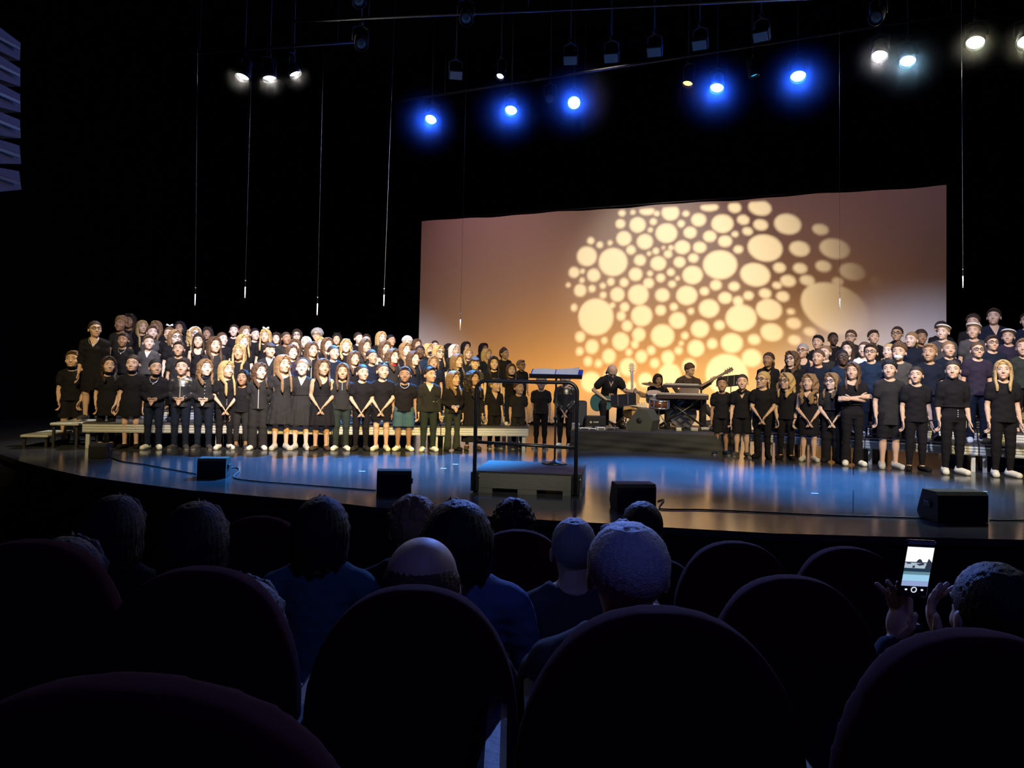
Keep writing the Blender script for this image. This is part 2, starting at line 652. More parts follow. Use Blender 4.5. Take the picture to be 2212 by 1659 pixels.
def add_body(F, s, M, R, head=True):
    H, hH, zs = s['H'], s['hH'], s['zs']
    F.loft(s['rings'], k=.03 * H)
    for k in 'LR':
        a = s[k]
        sg = a['sg']
        F.cone(V3(sg * .045 * H, .006 * H, zs + .006 * H), a['sh'] - V3(0, 0, .006 * H), .028 * H, .028 * H, .03 * H)
        F.cone(a['sh'] - V3(0, 0, .006 * H), a['el'], .0265 * H, .0205 * H, .015 * H)
        F.ell(a['sh'] * .6 + a['el'] * .4 - V3(0, .006 * H, 0), (.024 * H, .026 * H, .05 * H), k=.02 * H)
        m = a['el'] * .7 + a['wr'] * .3
        F.cone(a['el'], m, .0205 * H, .0215 * H, .01)
        F.cone(m, a['wr'], .0215 * H, .0130 * H, .01)
        add_hand(F, s, a)
        F.cone(a['hip'], a['kn'], .052 * H, .0315 * H, .02 * H)
        F.cone(a['kn'], a['an'], .030 * H, .0195 * H, .01 * H)
        c = a['kn'] * .72 + a['an'] * .28 + V3(0, .010 * H, 0)
        F.ell(c, (.030 * H, .030 * H, .062 * H), k=.02 * H)
        F.ell(a['kn'] + V3(0, -.012 * H, 0), (.022 * H, .02 * H, .026 * H), k=.01 * H)
        heel = a['an'] + V3(0, .022 * H, -.022 * H)
        F.cone(heel, a['an'], .018 * H, .019 * H, .01 * H)
        F.cone(a['an'] + V3(0, -.01 * H, -.008 * H), a['toe'], .020 * H, .0125 * H, .015 * H)
    F.ell((0, .026 * H, .495 * H), (.074 * H, .045 * H, .05 * H), k=.03 * H)
    F.cone((0, .010 * H, zs), np.array(M @ Vector((0, .06, .22))), .037 * H, .033 * H, .02 * H)
    add_head(F, M, R, hH)


CACHE = {}


def bounds_of(s, pad=.06):
    H = s['H']
    P = [s[k][j] for k in 'LR' for j in ('sh', 'el', 'wr', 'kn', 'an', 'toe')] + [V3(0, .15, 0) * H, V3(0, -.14, 1.0) * H]
    for k in 'LR':
        P.append(s[k]['wr'] + s[k]['hd'] * .12 * H)
    P = np.array(P)
    lo, hi = P.min(0) - pad, P.max(0) + pad
    lo[2] = min(lo[2], -.03)
    hi[2] = max(hi[2], H + .08)
    return lo, hi


def bend(V, H, lean):
    """leans everything above the hips forward"""
    if not lean:
        return V
    z0 = .50 * H
    w = np.clip((V[:, 2] - z0) / (.09 * H), 0, 1)
    w = w * w * (3 - 2 * w)
    w = np.where((V[:, 1] < -.11 * H) & (V[:, 2] < .60 * H), 0, w)
    a = math.radians(lean) * w
    y, z = V[:, 1], V[:, 2] - z0
    V = V.copy()
    V[:, 1] = y * np.cos(a) - z * np.sin(a)
    V[:, 2] = z0 + y * np.sin(a) + z * np.cos(a)
    return V


def body_mesh(prop, pose, yaw, h=.0062, pitch=6.0, lean=0):
    key = ('body', prop, pose, yaw, pitch, lean)
    if key in CACHE:
        return CACHE[key]
    H, hH = PROP[prop]
    s = skel(H, hH, pose)
    lo, hi = bounds_of(s)
    F = Field(lo, hi, h)
    M, R = head_frame(H, hH, yaw, pitch)
    add_body(F, s, M, R)
    V, Q = F.mesh('body')
    me = np_mesh('body', bend(V, H, lean), Q)
    Mi = np.array(M.inverted())
    c = V[Q].mean(1)
    ch = c @ Mi[:3, :3].T + Mi[:3, 3]
    lip = (np.abs(ch[:, 0]) < .09) & (ch[:, 1] < -.33) & (ch[:, 2] > .155) & (ch[:, 2] < .228)
    me.polygons.foreach_set('material_index', lip.astype(np.int32))
    CACHE[key] = me
    return me


def top_mesh(prop, pose, kind, lean=0):
    """kind: sleeve_neck_hem, e.g. short_round_hip"""
    key = ('top', prop, pose, kind, lean)
    if key in CACHE:
        return CACHE[key]
    sleeve, neck, hem = kind.split('_')
    H, hH = PROP[prop]
    s = skel(H, hH, pose)
    zs = s['zs']
    lo, hi = bounds_of(s)
    lo[2] = .22 * H
    hi[2] = zs + .08 * H
    F = Field(lo, hi, .008)
    rg = [list(r) for r in s['rings']]
    loose = 1.0 if hem in ('hip', 'long') else .35
    for r, wx, wy in zip(rg[1:5], (.096, .091, .081, .078), (.076, .071, .058, .057)):
        r[3] += (wx * H - r[3]) * loose
        r[4] += (wy * H - r[4]) * loose
        if loose > .5 and r[0] < .56 * H:
            r[2] = .010 * H
    hz = {'hip': .465, 'long': .40, 'waist': .585, 'mid': .345, 'knee': .27}[hem] * H
    seed = int(H * 100) + len(kind)
    if hem in ('mid', 'knee'):
        bot = [(hz, 0, 0, (.150 if hem == 'knee' else .112) * H, (.115 if hem == 'knee' else .085) * H), (.49 * H, 0, .002 * H, .112 * H, .085 * H)]
        wob = (lambda A, Z: .045 * np.sin(A * 13) * np.clip((.56 * H - Z) / (.3 * H), 0, 1)) if hem == 'knee' else None
        F.loft(bot + [tuple(rg[3])], k=0, inf=.012, wob=wob)
        rg[0] = tuple(rg[1])
        F.loft([tuple(r) for r in rg[1:]], k=.02, inf=.014)
    else:
        rg[0] = [hz, 0, rg[1][2], rg[1][3] * (1.03), rg[1][4] * 1.03]
        rg = [r for i, r in enumerate(rg) if i == 0 or r[0] > hz]
        F.loft([tuple(r) for r in rg], k=0, inf=.015)
    if neck != 'off':
        for k in 'LR':
            a = s[k]
            sg = a['sg']
            F.cone(V3(sg * .045 * H, .006 * H, zs + .004 * H), a['sh'] - V3(0, 0, .006 * H) - (V3(sg * .026 * H, 0, 0) if sleeve == 'none' else 0), .038 * H, .028 * H if sleeve == 'none' else .036 * H, .03 * H)
    for k in 'LR':
        a = s[k]
        if sleeve != 'none':
            F.ell(a['sh'] * .6 + a['el'] * .4 - V3(0, .006 * H, 0), (.036 * H, .038 * H, .06 * H), k=.02 * H)
        if sleeve == 'short':
            e = a['sh'] * .42 + a['el'] * .58
            F.cone(a['sh'] - V3(0, 0, .006 * H), e, .036 * H, .036 * H, .02 * H)
        elif sleeve == 'three':
            e = a['el'] * .75 + a['wr'] * .25
            F.path([a['sh'] - V3(0, 0, .006 * H), a['el'], e], [.036 * H, .031 * H, .029 * H], .02 * H)
        elif sleeve == 'long':
            e = a['el'] * .06 + a['wr'] * .94
            F.path([a['sh'] - V3(0, 0, .006 * H), a['el'], e], [.036 * H, .030 * H, .0225 * H], .015 * H)
    if neck == 'off':
        F.clip(lambda X, Y, Z: Z - (zs - .045 * H) + 0 * X + 0 * Y)
    F.noise(.0028, 26, seed)
    F.noise(.0016, 55, seed + 3)
    nz = zs + .034 * H
    if neck == 'round':
        F.ell((0, -.012 * H, nz + .012 * H), (.052 * H, .060 * H, .038 * H), sub=True, k=.004)
    elif neck == 'wide':
        F.ell((0, -.03 * H, nz + .006 * H), (.075 * H, .075 * H, .055 * H), sub=True, k=.004)
    elif neck == 'tank':
        F.ell((0, -.05 * H, nz - .01 * H), (.058 * H, .09 * H, .07 * H), sub=True, k=.004)
    elif neck in ('vee', 'shirtvee'):
        F.ell((0, -.012 * H, nz + .012 * H), (.046 * H, .055 * H, .034 * H), sub=True, k=.004)
        dpt = .10 * H
        X, Y, Z = F.ax[0][:, None, None], F.ax[1][None, :, None], F.ax[2][None, None, :]
        wid = np.clip((Z - (nz - dpt)) / dpt, 0, 1) * .046 * H
        q = np.maximum(np.maximum(np.abs(X) - wid, (nz - dpt) - Z), Y + .02 * H)
        F.F = np.maximum(F.F, -q.astype(np.float32) - .0)
    elif neck == 'high':
        F.cone((0, .008 * H, zs), (0, .0 * H, zs + .065 * H), .046 * H, .041 * H, .01 * H)
    F.clip(lambda X, Y, Z: hz - Z + 0 * X + 0 * Y)
    V, Q = F.mesh('top')
    me = np_mesh('top', bend(V, H, lean), Q)
    CACHE[key] = me
    return me


def bottom_mesh(prop, kind, pose='down'):
    key = ('bot', prop, kind, pose)
    if key in CACHE:
        return CACHE[key]
    H, hH = PROP[prop]
    s = skel(H, hH, pose)
    lo, hi = bounds_of(s)
    hi[2] = .66 * H
    F = Field(lo, hi, .0085)
    rg = [r for r in s['rings'] if r[0] < .61 * H]
    F.loft(rg, k=0, inf=.007)
    F.ell((0, .030 * H, .495 * H), (.082 * H, .050 * H, .054 * H), k=.02 * H)
    F.ell((0, .004 * H, .452 * H), (.05 * H, .052 * H, .035 * H), k=.02 * H)
    ins = {'slim': .004, 'reg': .009, 'wide': .018, 'shorts': .020, 'flare': .006, 'crop': .010, 'skirt': .01, 'midi': .01}[kind] * H
    if kind in ('skirt', 'midi'):
        hz = (.30 if kind == 'skirt' else .10) * H
        r0 = .112 if kind == 'skirt' else .13
        F.loft([(hz, 0, 0, r0 * H, r0 * .8 * H), (.47 * H, 0, .002 * H, .108 * H, .082 * H), (.53 * H, 0, .002 * H, .096 * H, .07 * H), (.60 * H, 0, 0, .084 * H, .06 * H)], k=.01,
               wob=lambda A, Z: (.02 if kind == 'skirt' else .05) * np.sin(A * 11) * np.clip((.56 * H - Z) / (.3 * H), 0, 1))
        hem = hz
    else:
        for k in 'LR':
            a = s[k]
            kn_r = {'flare': .034, 'slim': .0375, 'shorts': .054, 'wide': .050}.get(kind, .038) * H
            an_r = {'flare': .052, 'slim': .024, 'wide': .052, 'shorts': .05}.get(kind, .032) * H
            F.cone(a['hip'], a['kn'], .053 * H + min(ins, .006 * H), kn_r + ins * .2, .012 * H)
            if kind != 'shorts':
                F.cone(a['kn'], a['an'] + V3(0, 0, -.012 * H), kn_r, an_r, .008 * H)
                if kind == 'slim':
                    c = a['kn'] * .72 + a['an'] * .28 + V3(0, .010 * H, 0)
                    F.ell(c, (.034 * H, .034 * H, .066 * H), k=.02 * H)
        hem = {'shorts': .285, 'crop': .105, 'slim': .055, 'reg': .036, 'wide': .02, 'flare': .018}[kind] * H
    F.noise(.0022, 28, 5)
    if pose == 'down':
        F.clip(lambda X, Y, Z: hem - Z + 0 * X + 0 * Y)
    F.clip(lambda X, Y, Z: Z - .605 * H + 0 * X + 0 * Y)
    V, Q = F.mesh('bottom')
    me = np_mesh('bottom', V, Q)
    CACHE[key] = me
    return me


def shoe_mesh(kind):
    """one shoe, ankle at the origin of x/y, sole at z=0, toe towards -y, in metres for H=1"""
    key = ('shoe', kind)
    if key in CACHE:
        return CACHE[key]
    F = Field((-.05, -.15, -.01), (.07, .075, .13), .0032)
    hi = kind == 'boot'
    F.cone((0, .030, .026), (.018, -.092, .020), .028, .028, .0)
    F.cone((0, .012, .032), (.008, -.055, .028), .029, .024, .012)
    if kind == 'sneaker' or hi:
        F.cone((0, .012, .032), (0, .014, .052 if not hi else .09), .028, .026, .01)
    if kind == 'flat':
        F.ell((.005, -.015, .062), (.022, .05, .03), k=.004, sub=True)
    F.clip(lambda X, Y, Z: -Z + 0 * X + 0 * Y)
    V, Q = F.mesh('shoe')
    me = np_mesh('shoe', V, Q)
    c = V[Q].mean(1)
    me.polygons.foreach_set('material_index', (c[:, 2] < .012).astype(np.int32))
    CACHE[key] = me
    return me


def hair_mesh(kind):
    key = ('hair', kind)
    if key in CACHE:
        return CACHE[key]
    h = .030
    F = Field((-.75, -.85, -1.25), (.75, .95, 1.35), h)
    nx, nz, c0 = .66, .75, .335

    def cap(r=(.375, .445, .425), c=(0, .035, .60), low=c0):
        F.ell(c, r, k=0)
        X, Y, Z = F.ax[0][:, None, None], F.ax[1][None, :, None], F.ax[2][None, None, :]
        F.F = np.maximum(F.F, (low - (nx * Y + nz * Z) + 0 * X).astype(np.float32))
        F.ell((0, -.46, .36), (.27, .26, .40), k=.05, sub=True)       # keeps the forehead and face free
    rs = np.random.RandomState(len(kind) * 7 + 3)
    if kind == 'short':
        cap()
        F.path([(-.16, -.37, .84), (.0, -.37, .90), (.18, -.34, .86)], [.05, .065, .05], .05)
    elif kind == 'crop':
        cap((.352, .42, .402))
    elif kind == 'tousled':
        cap((.38, .45, .43))
        for i in range(130):
            a, e = rs.rand() * 6.28, rs.rand() * 1.35 + .05
            p = V3(math.cos(a) * math.cos(e) * .37, .04 + math.sin(a) * math.cos(e) * .43, .62 + math.sin(e) * .41)
            if nx * p[1] + nz * p[2] > c0 + .03:
                F.ell(p, (.055, .055, .05), k=.03)
    elif kind == 'fringe':
        cap((.39, .455, .435))
        F.path([(-.24, -.33, .76), (-.1, -.42, .70), (.1, -.42, .70), (.24, -.33, .76)], [.07, .07, .07, .07], .06)
    elif kind in ('tied', 'pony', 'bun'):
        cap((.362, .435, .412))
        if kind == 'pony':
            F.path([(0, .44, .72), (0, .60, .66), (.04, .62, .30), (.10, .52, -.10), (.14, .50, -.35)], [.09, .11, .12, .10, .04], .05)
        elif kind == 'bun':
            F.ell((0, .42, .88), (.17, .17, .17), k=.05)
        else:
            F.ell((.03, .48, .42), (.12, .12, .13), k=.05)
            F.path([(.05, .50, .40), (.16, .42, .0)], [.08, .04], .04)
    elif kind in ('long', 'xlong', 'wavy', 'bob', 'curly', 'half'):
        cap((.405, .47, .45))
        wv = {'wavy': .05, 'curly': .09}.get(kind, .012)
        bot = {'bob': .02, 'long': -.55, 'xlong': -1.0, 'wavy': -.45, 'curly': -.75, 'half': -.5}[kind]
        n = 24
        for i in range(n):
            a = math.radians(-26 + (232) * i / (n - 1))           # from front-left round the back to front-right
            cx, cy = math.cos(a), math.sin(a)
            front = cy < .15
            pts, rr = [], []
            m = 9
            for j in range(m):
                t = j / (m - 1)
                z = .70 + (bot + .06 * math.sin(i * 2.1) - .70) * t
                rad = .315 + .055 * min(1, t * 4)
                x, y = cx * rad, .05 + cy * (rad + .06)
                if z < .0:
                    u = min(1, -z / .35)
                    if front:
                        y = y + (-.50 - y) * u * .75
                        x = x * (1 - .22 * u)
                    else:
                        y = y + (.47 - y) * u * max(0, cy) * .6
                        x = x * (1 + .10 * u * abs(cx))
                x += wv * math.sin(t * 14 + i * .9)
                y += wv * math.cos(t * 12 + i * 1.1)
                pts.append((x, y, z))
                rr.append((.082 if not front else .066) * (1 - .45 * t ** 3) * (1.35 if kind == 'curly' else 1))
            F.path(pts, rr, .03)
        if kind == 'curly':
            for i in range(90):
                a = math.radians(rs.uniform(-25, 205))
                z = rs.uniform(bot, .95)
                rad = .44 if z < .6 else .44 - (z - .6) * .6
                F.ell((math.cos(a) * rad, .06 + math.sin(a) * (rad + .06), z), (.09, .09, .08), k=.03)
        F.ell((0, -.46, .36), (.255, .25, .42), k=.04, sub=True)
        off = rs.uniform(-.1, .1)
        for sg in (-1, 1):
            F.path([(off, -.34, .985), (sg * .17 + off * .4, -.385, .86), (sg * .285, -.30, .66), (sg * .34, -.16, .42)], [.045, .055, .06, .05], .04)
        F.path([(off, -.42, .99), (off, -.1, 1.09), (off, .2, 1.10)], [.03, .03, .02], .02) if False else F.cone((off, -.40, 1.0), (off, .15, 1.085), .028, .02, .03, sub=True)
    elif kind == 'thin':
        F.ell((0, .06, .52), (.365, .42, .36), k=0)
        F.clip(lambda X, Y, Z: (c0 - .05) - (nx * Y + nz * Z) + 0 * X)
        F.ell((0, -.22, 1.02), (.24, .42, .26), k=.05, sub=True)
        F.ell((0, -.46, .36), (.30, .30, .46), k=.03, sub=True)
    elif kind == 'thinlong':
        F.ell((0, .06, .52), (.375, .43, .38), k=0)
        F.path([(.33, .1, .5), (.34, .2, .1), (.3, .28, -.1)], [.07, .08, .05], .05)
        F.path([(-.33, .1, .5), (-.34, .2, .1), (-.3, .28, -.1)], [.07, .08, .05], .05)
        F.ell((0, -.24, .98), (.24, .44, .26), k=.05, sub=True)
        F.ell((0, -.46, .36), (.30, .30, .46), k=.03, sub=True)
        F.clip(lambda X, Y, Z: (c0 - .25) - (nx * Y + nz * Z) + 0 * X)
    elif kind == 'fluffy':
        cap((.44, .50, .47), low=c0 - .12)
        for i in range(80):
            a, e = rs.rand() * 6.28, rs.rand() * 1.5
            p = V3(math.cos(a) * math.cos(e) * .42, .06 + math.sin(a) * math.cos(e) * .46, .58 + math.sin(e) * .44)
            if nx * p[1] + nz * p[2] > c0 - .08:
                F.ell(p, (.085, .085, .08), k=.02)
        F.ell((0, -.46, .36), (.27, .26, .40), k=.05, sub=True)
    # strands: fine ridges running down the hair, plus brows
    X, Y, Z = F.ax[0][:, None, None], F.ax[1][None, :, None], F.ax[2][None, None, :]
    A = np.arctan2(Y - .04, X)
    F.F += (.009 * np.sin(A * 34 + 2.5 * np.sin(Z * 4))).astype(np.float32)
    V, Q = F.mesh('hair')
    me = np_mesh('hair', V, Q)
    CACHE[key] = me
    return me


def brow_mesh():
    if 'brow' not in CACHE:
        b = MB()
        b.tube([(.07, -.412, .603), (.15, -.398, .618), (.225, -.345, .595)], [.009, .013, .006], 6)
        CACHE['brow'] = b.mesh('eyebrow')
    return CACHE['brow']


def eye_mesh():
    if 'eye' not in CACHE:
        b = MB()
        b.ball((0, 0, 0), (.062, .045, .030), 12)
        b.ball((0, -.028, 0), (.026, .022, .026), 10, mi=1)
        me = b.mesh('eye')
        CACHE['eye'] = me
    return CACHE['eye']


def glasses_mesh():
    if 'glasses' not in CACHE:
        b = MB()
        for sg in (-1, 1):
            pts = [(sg * (.155 + .105 * math.cos(t)), -.455 + .03 * abs(math.cos(t)), .515 + .082 * math.sin(t)) for t in [2 * PI * i / 14 for i in range(14)]]
            b.tube(pts, .014, 5, loop=True)
            b.tube([(sg * .26, -.42, .53), (sg * .345, -.2, .53), (sg * .355, .05, .50)], .012, 5)
        b.tube([(-.05, -.46, .52), (0, -.475, .53), (.05, -.46, .52)], .013, 5)
        CACHE['glasses'] = b.mesh('glasses')
    return CACHE['glasses']


def acc_mesh(kind):
    key = ('acc', kind)
    if key in CACHE:
        return CACHE[key]
    b = MB()
    if kind == 'sunglasses':          # pushed up on the hair
        for sg in (-1, 1):
            b.ball((sg * .16, -.33, .93), (.125, .035, .075), 12, M=None)
            b.tube([(sg * .27, -.30, .92), (sg * .40, -.02, .72)], .014, 5)
        b.tube([(-.05, -.37, .94), (.05, -.37, .94)], .016, 5)
    elif kind == 'bow':
        for sg in (-1, 1):
            b.tube([(0, -.05, 1.04), (sg * .10, -.04, 1.10), (sg * .22, -.02, 1.13)], [.03, .065, .085], 8)
            b.ball((sg * .17, 0, 1.10), (.07, .04, .07), 8)
        b.ball((0, -.06, 1.05), .045, 8)
    elif kind == 'ears':
        b.tube([(math.sin(t) * .40, .0, .62 + math.cos(t) * .44) for t in [(-1.5 + 3 * i / 14) for i in range(15)]], .02, 6)
        for sg in (-1, 1):
            b.tube([(sg * .2, 0, 1.0), (sg * .25, 0, 1.16)], [.06, .01], 6)
    elif kind == 'headband':
        b.tube([(math.sin(t) * .405, -.10 + .10 * math.cos(t), .62 + math.cos(t) * .44) for t in [(-1.6 + 3.2 * i / 18) for i in range(19)]], .035, 8)
    elif kind == 'flowers':
        for i in range(11):
            t = -1.4 + 2.8 * i / 10
            b.ball((math.sin(t) * .40, -.26 + .1 * abs(t), .66 + math.cos(t) * .32), .062, 7)
    elif kind == 'capband':
        b.tube([(math.cos(t) * .385, .035 + math.sin(t) * .45, .80 - .12 * math.sin(t)) for t in [2 * PI * i / 24 for i in range(24)]], .05, 8, loop=True)
    elif kind == 'maskdown':          # face mask pulled down under the chin
        b.ball((0, -.20, .045), (.24, .24, .075), 14)
        for sg in (-1, 1):
            b.tube([(sg * .2, -.16, .06), (sg * .31, .0, .30)], .012, 5)
    elif kind == 'maskon':
        b.ball((0, -.25, .21), (.235, .24, .17), 14)
        for sg in (-1, 1):
            b.tube([(sg * .2, -.22, .26), (sg * .34, .03, .42)], .012, 5)
    CACHE[key] = b.mesh(kind)
    return CACHE[key]


def chest_acc(kind, prop):
    key = ('chest', kind, prop)
    if key in CACHE:
        return CACHE[key]
    H, hH = PROP[prop]
    zs = H - hH - .04 * H
    b = MB()
    if kind == 'zip':
        b.box((0, -.078 * H, zs - .14 * H), (.007 * H, .006 * H, .30 * H), rot=(math.radians(-1), 0, 0))
    elif kind == 'zipshort':
        b.box((0, -.077 * H, zs - .03 * H), (.006 * H, .006 * H, .09 * H), rot=(math.radians(4), 0, 0))
    elif kind == 'buttons':
        for i in range(6):
            b.ball((.012 * H, -.0795 * H, zs - .03 * H - i * .04 * H), .006 * H, 8)
    elif kind == 'pendant':
        b.tube([(math.sin(t) * .043 * H, (-.045 - .035 * math.cos(t)) * H if abs(t) < 1.6 else -.03 * H, zs + .02 * H - .055 * math.cos(t) * H) for t in [(-1.9 + 3.8 * i / 12) for i in range(13)]], .0022 * H, 5)
        b.ball((0, -.088 * H, zs - .045 * H), (.007 * H, .004 * H, .012 * H), 8)
    elif kind == 'chain':
        b.tube([(math.sin(t) * .045 * H, (-.040 - .040 * math.cos(t)) * H, zs + .022 * H - .045 * math.cos(t) * H) for t in [(-1.9 + 3.8 * i / 14) for i in range(15)]], .0035 * H, 6)
    elif kind == 'belt':
        b.lathe([(.086 * H, -.008 * H), (.089 * H, 0), (.086 * H, .008 * H)], 24, Matrix.Translation((0, 0, .60 * H)) @ Matrix.Diagonal((1.07, .82, 1, 1)))
    elif kind == 'collar':
        for sg in (-1, 1):
            b.tube([(0, -.062 * H, zs + .0 * H), (sg * .035 * H, -.045 * H, zs + .03 * H), (sg * .045 * H, .01 * H, zs + .043 * H), (0, .045 * H, zs + .048 * H)], [.010 * H, .013 * H, .011 * H, .009 * H], 6)
    elif kind == 'scarf':
        b.tube([(math.cos(t) * .042 * H, .003 * H + math.sin(t) * .044 * H, zs + .035 * H + .012 * H * math.sin(t)) for t in [2 * PI * i / 16 for i in range(16)]], .016 * H, 8, loop=True)
    elif kind == 'studs':
        for i in range(4):
            b.ball((.012 * H, -.073 * H, .56 * H - i * .018 * H), .0055 * H, 7)
    CACHE[key] = b.mesh(kind)
    return CACHE[key]


TOPS = {'tee': 'short_round_hip', 'teelong': 'short_round_long', 'long': 'long_round_hip', 'vee': 'long_vee_hip', 'polo': 'short_shirtvee_hip', 'jacket': 'long_round_hip',
        'tank': 'none_tank_hip', 'crop': 'short_round_waist', 'turtle': 'long_high_waist', 'teedress': 'short_round_mid', 'tankdress': 'none_tank_knee',
        'offdress': 'short_wide_knee', 'shirtdress': 'long_shirtvee_knee', 'three': 'three_vee_hip', 'wide': 'short_wide_waist', 'strapless': 'none_off_waist', 'veetee': 'short_vee_hip'}
TOPNAME = {'tee': 't_shirt', 'teelong': 't_shirt', 'long': 'sweater', 'vee': 'cardigan', 'polo': 'polo_shirt', 'jacket': 'jacket', 'tank': 'tank_top', 'crop': 't_shirt',
           'turtle': 'turtleneck', 'teedress': 'dress', 'tankdress': 'dress', 'offdress': 'dress', 'shirtdress': 'dress', 'three': 'blouse', 'wide': 'top', 'strapless': 'top', 'veetee': 't_shirt'}
BOTNAME = {'slim': 'leggings', 'reg': 'trousers', 'wide': 'wide_trousers', 'shorts': 'shorts', 'flare': 'flared_trousers', 'crop': 'cropped_trousers', 'skirt': 'skirt', 'midi': 'long_skirt'}


def figure(loc, Hact, rz, pose, top, bot, hair, skin, acc='-', shoe='-', yaw=0, prop=None, wide=1.0, label=None, group=None, eyes=True, pitch=6.0, name='person', botpose='down', h=.0062, lean=0):
    if prop is None:
        prop = 'small' if Hact < 1.245 else 'kid' if Hact < 1.46 else 'teen'
    H, hH = PROP[prop]
    sc = Hact / H
    r = empty(name, loc, rz, label, 'person', group)
    r.scale = (sc * wide, sc * (1 + (wide - 1) * .6), sc)
    sk = [m_skin(skin), m_lip(skin)]
    new_obj('body', body_mesh(prop, pose, yaw, h, pitch, lean), sk, r)
    tk, tc = top.split(':')
    shine = tc.endswith('*')
    tc = tc.rstrip('*')
    new_obj(TOPNAME[tk], top_mesh(prop, pose, TOPS[tk], lean), m_clo(tc, shine), r)
    if bot != '-':
        bk, bc = bot.split(':')
        new_obj(BOTNAME[bk], bottom_mesh(prop, bk, botpose), m_clo(bc), r)
    M, R = head_frame(H, hH, yaw, pitch)
    if lean:
        M = Matrix.Translation((0, 0, .5 * H)) @ Matrix.Rotation(math.radians(lean), 4, 'X') @ Matrix.Translation((0, 0, -.5 * H)) @ M

    def onhead(nm, me, m, extra=None):
        o = new_obj(nm, me, m, r)
        o.matrix_local = M @ extra if extra is not None else M
        return o
    if hair != '-':
        hk, hc = hair.split(':')
        onhead('hair', hair_mesh(hk), m_hair(hc))
        if eyes:
            for sg in (-1, 1):
                onhead('eyebrow', brow_mesh(), m_hair('dkb' if hc in ('bld', 'ltb', 'wht', 'gry') else hc), Matrix.Scale(sg, 4, (1, 0, 0)))
    if eyes:
        for sg in (-1, 1):
            onhead('eye', eye_mesh(), [mat('eye_white', (.6, .58, .56), .3), mat('iris', (.02, .015, .012), .2)], Matrix.Translation((sg * .148, -.365, .517)))
    for a in ([] if acc == '-' else acc.split(',')):
        a, _, c = a.partition('=')
        if a == 'glasses':
            onhead('glasses', glasses_mesh(), mat('glasses_frame', (.02, .02, .022), .35))
        elif a in ('sunglasses', 'bow', 'ears', 'headband', 'flowers', 'capband', 'maskdown', 'maskon'):
            nm = {'sunglasses': 'sunglasses', 'bow': 'hair_bow', 'ears': 'cat_ear_headband', 'headband': 'headband', 'flowers': 'flower_headband', 'capband': 'headband', 'maskdown': 'face_mask', 'maskon': 'face_mask'}[a]
            col = {'sunglasses': 'chr', 'bow': 'wht', 'ears': 'blk', 'headband': 'wht', 'flowers': 'wht', 'capband': 'wht', 'maskdown': 'blk', 'maskon': 'wht'}[a]
            onhead(nm, acc_mesh(a), m_clo(c or col, a == 'sunglasses'))
        elif a in ('zip', 'zipshort', 'buttons', 'pendant', 'chain', 'belt', 'collar', 'scarf', 'studs'):
            nm = {'zip': 'zipper', 'zipshort': 'zipper', 'buttons': 'buttons', 'pendant': 'pendant', 'chain': 'neck_chain', 'belt': 'belt', 'collar': 'collar', 'scarf': 'collar', 'studs': 'buttons'}[a]
            mm = m_clo(c or 'blk') if a in ('collar', 'scarf', 'belt') else mat('silver', (.75, .75, .78), .3, 0.6)
            new_obj(nm, chest_acc(a, prop), mm, r)
        elif a == 'under':
            o = new_obj('undershirt', top_mesh(prop, pose, 'none_round_waist'), m_clo('wht'), r)
            o.scale = (.93, .93, .997)
        elif a == 'watch':
            s = skel(H, hH, pose)
            w = s['L']['wr'] * .93 + s['L']['el'] * .07
            b = MB()
            b.lathe([(.017 * H, -.006 * H), (.019 * H, 0), (.017 * H, .006 * H)], 14, Matrix.Translation(Vector(w)) @ rot_to(Vector(s['L']['wr'] - s['L']['el'])))
            b.build('wristband', mat('rubber_black', (.015, .015, .016), .5), r)
    if shoe != '-':
        kd, c = shoe.split(':')
        s = skel(H, hH, 'down')
        for k, sg in (('L', 1), ('R', -1)):
            an = s[k]['an']
            o = new_obj('shoe', shoe_mesh(kd), [m_clo(c), m_clo('wht' if c in ('wht', 'lgr', 'gry') or kd == 'sneaker' else 'blk')], r)
            o.matrix_local = Matrix.Translation((an[0], an[1], 0)) @ Matrix.Rotation(sg * .12, 4, 'Z') @ Matrix.Diagonal((sg * H * 1.02, H * 1.02, H * 1.02, 1))
    return r

# ------------------------------------------------------------------ stage geometry
U = Vector((0.9135, -0.4068, 0)).normalized()      # stage left to right, parallel to the screen
V = Vector((0.4068, 0.9135, 0)).normalized()       # upstage
BLK = mat('black_paint', (0.012, 0.012, 0.014), 0.6, bump=0.2, bscale=40)
ALU = mat('aluminium', (0.62, 0.62, 0.58), 0.38, 0.35, var=0.12, vscale=6)
DRAPE = mat('black_drape', (0.003, 0.003, 0.010), 1.0, spec=0.02)
STEEL = mat('black_steel', (0.012, 0.012, 0.014), 0.35, 0.0, spec=0.6)
CHROME = mat('chrome', (0.7, 0.7, 0.72), 0.22, 0.9)


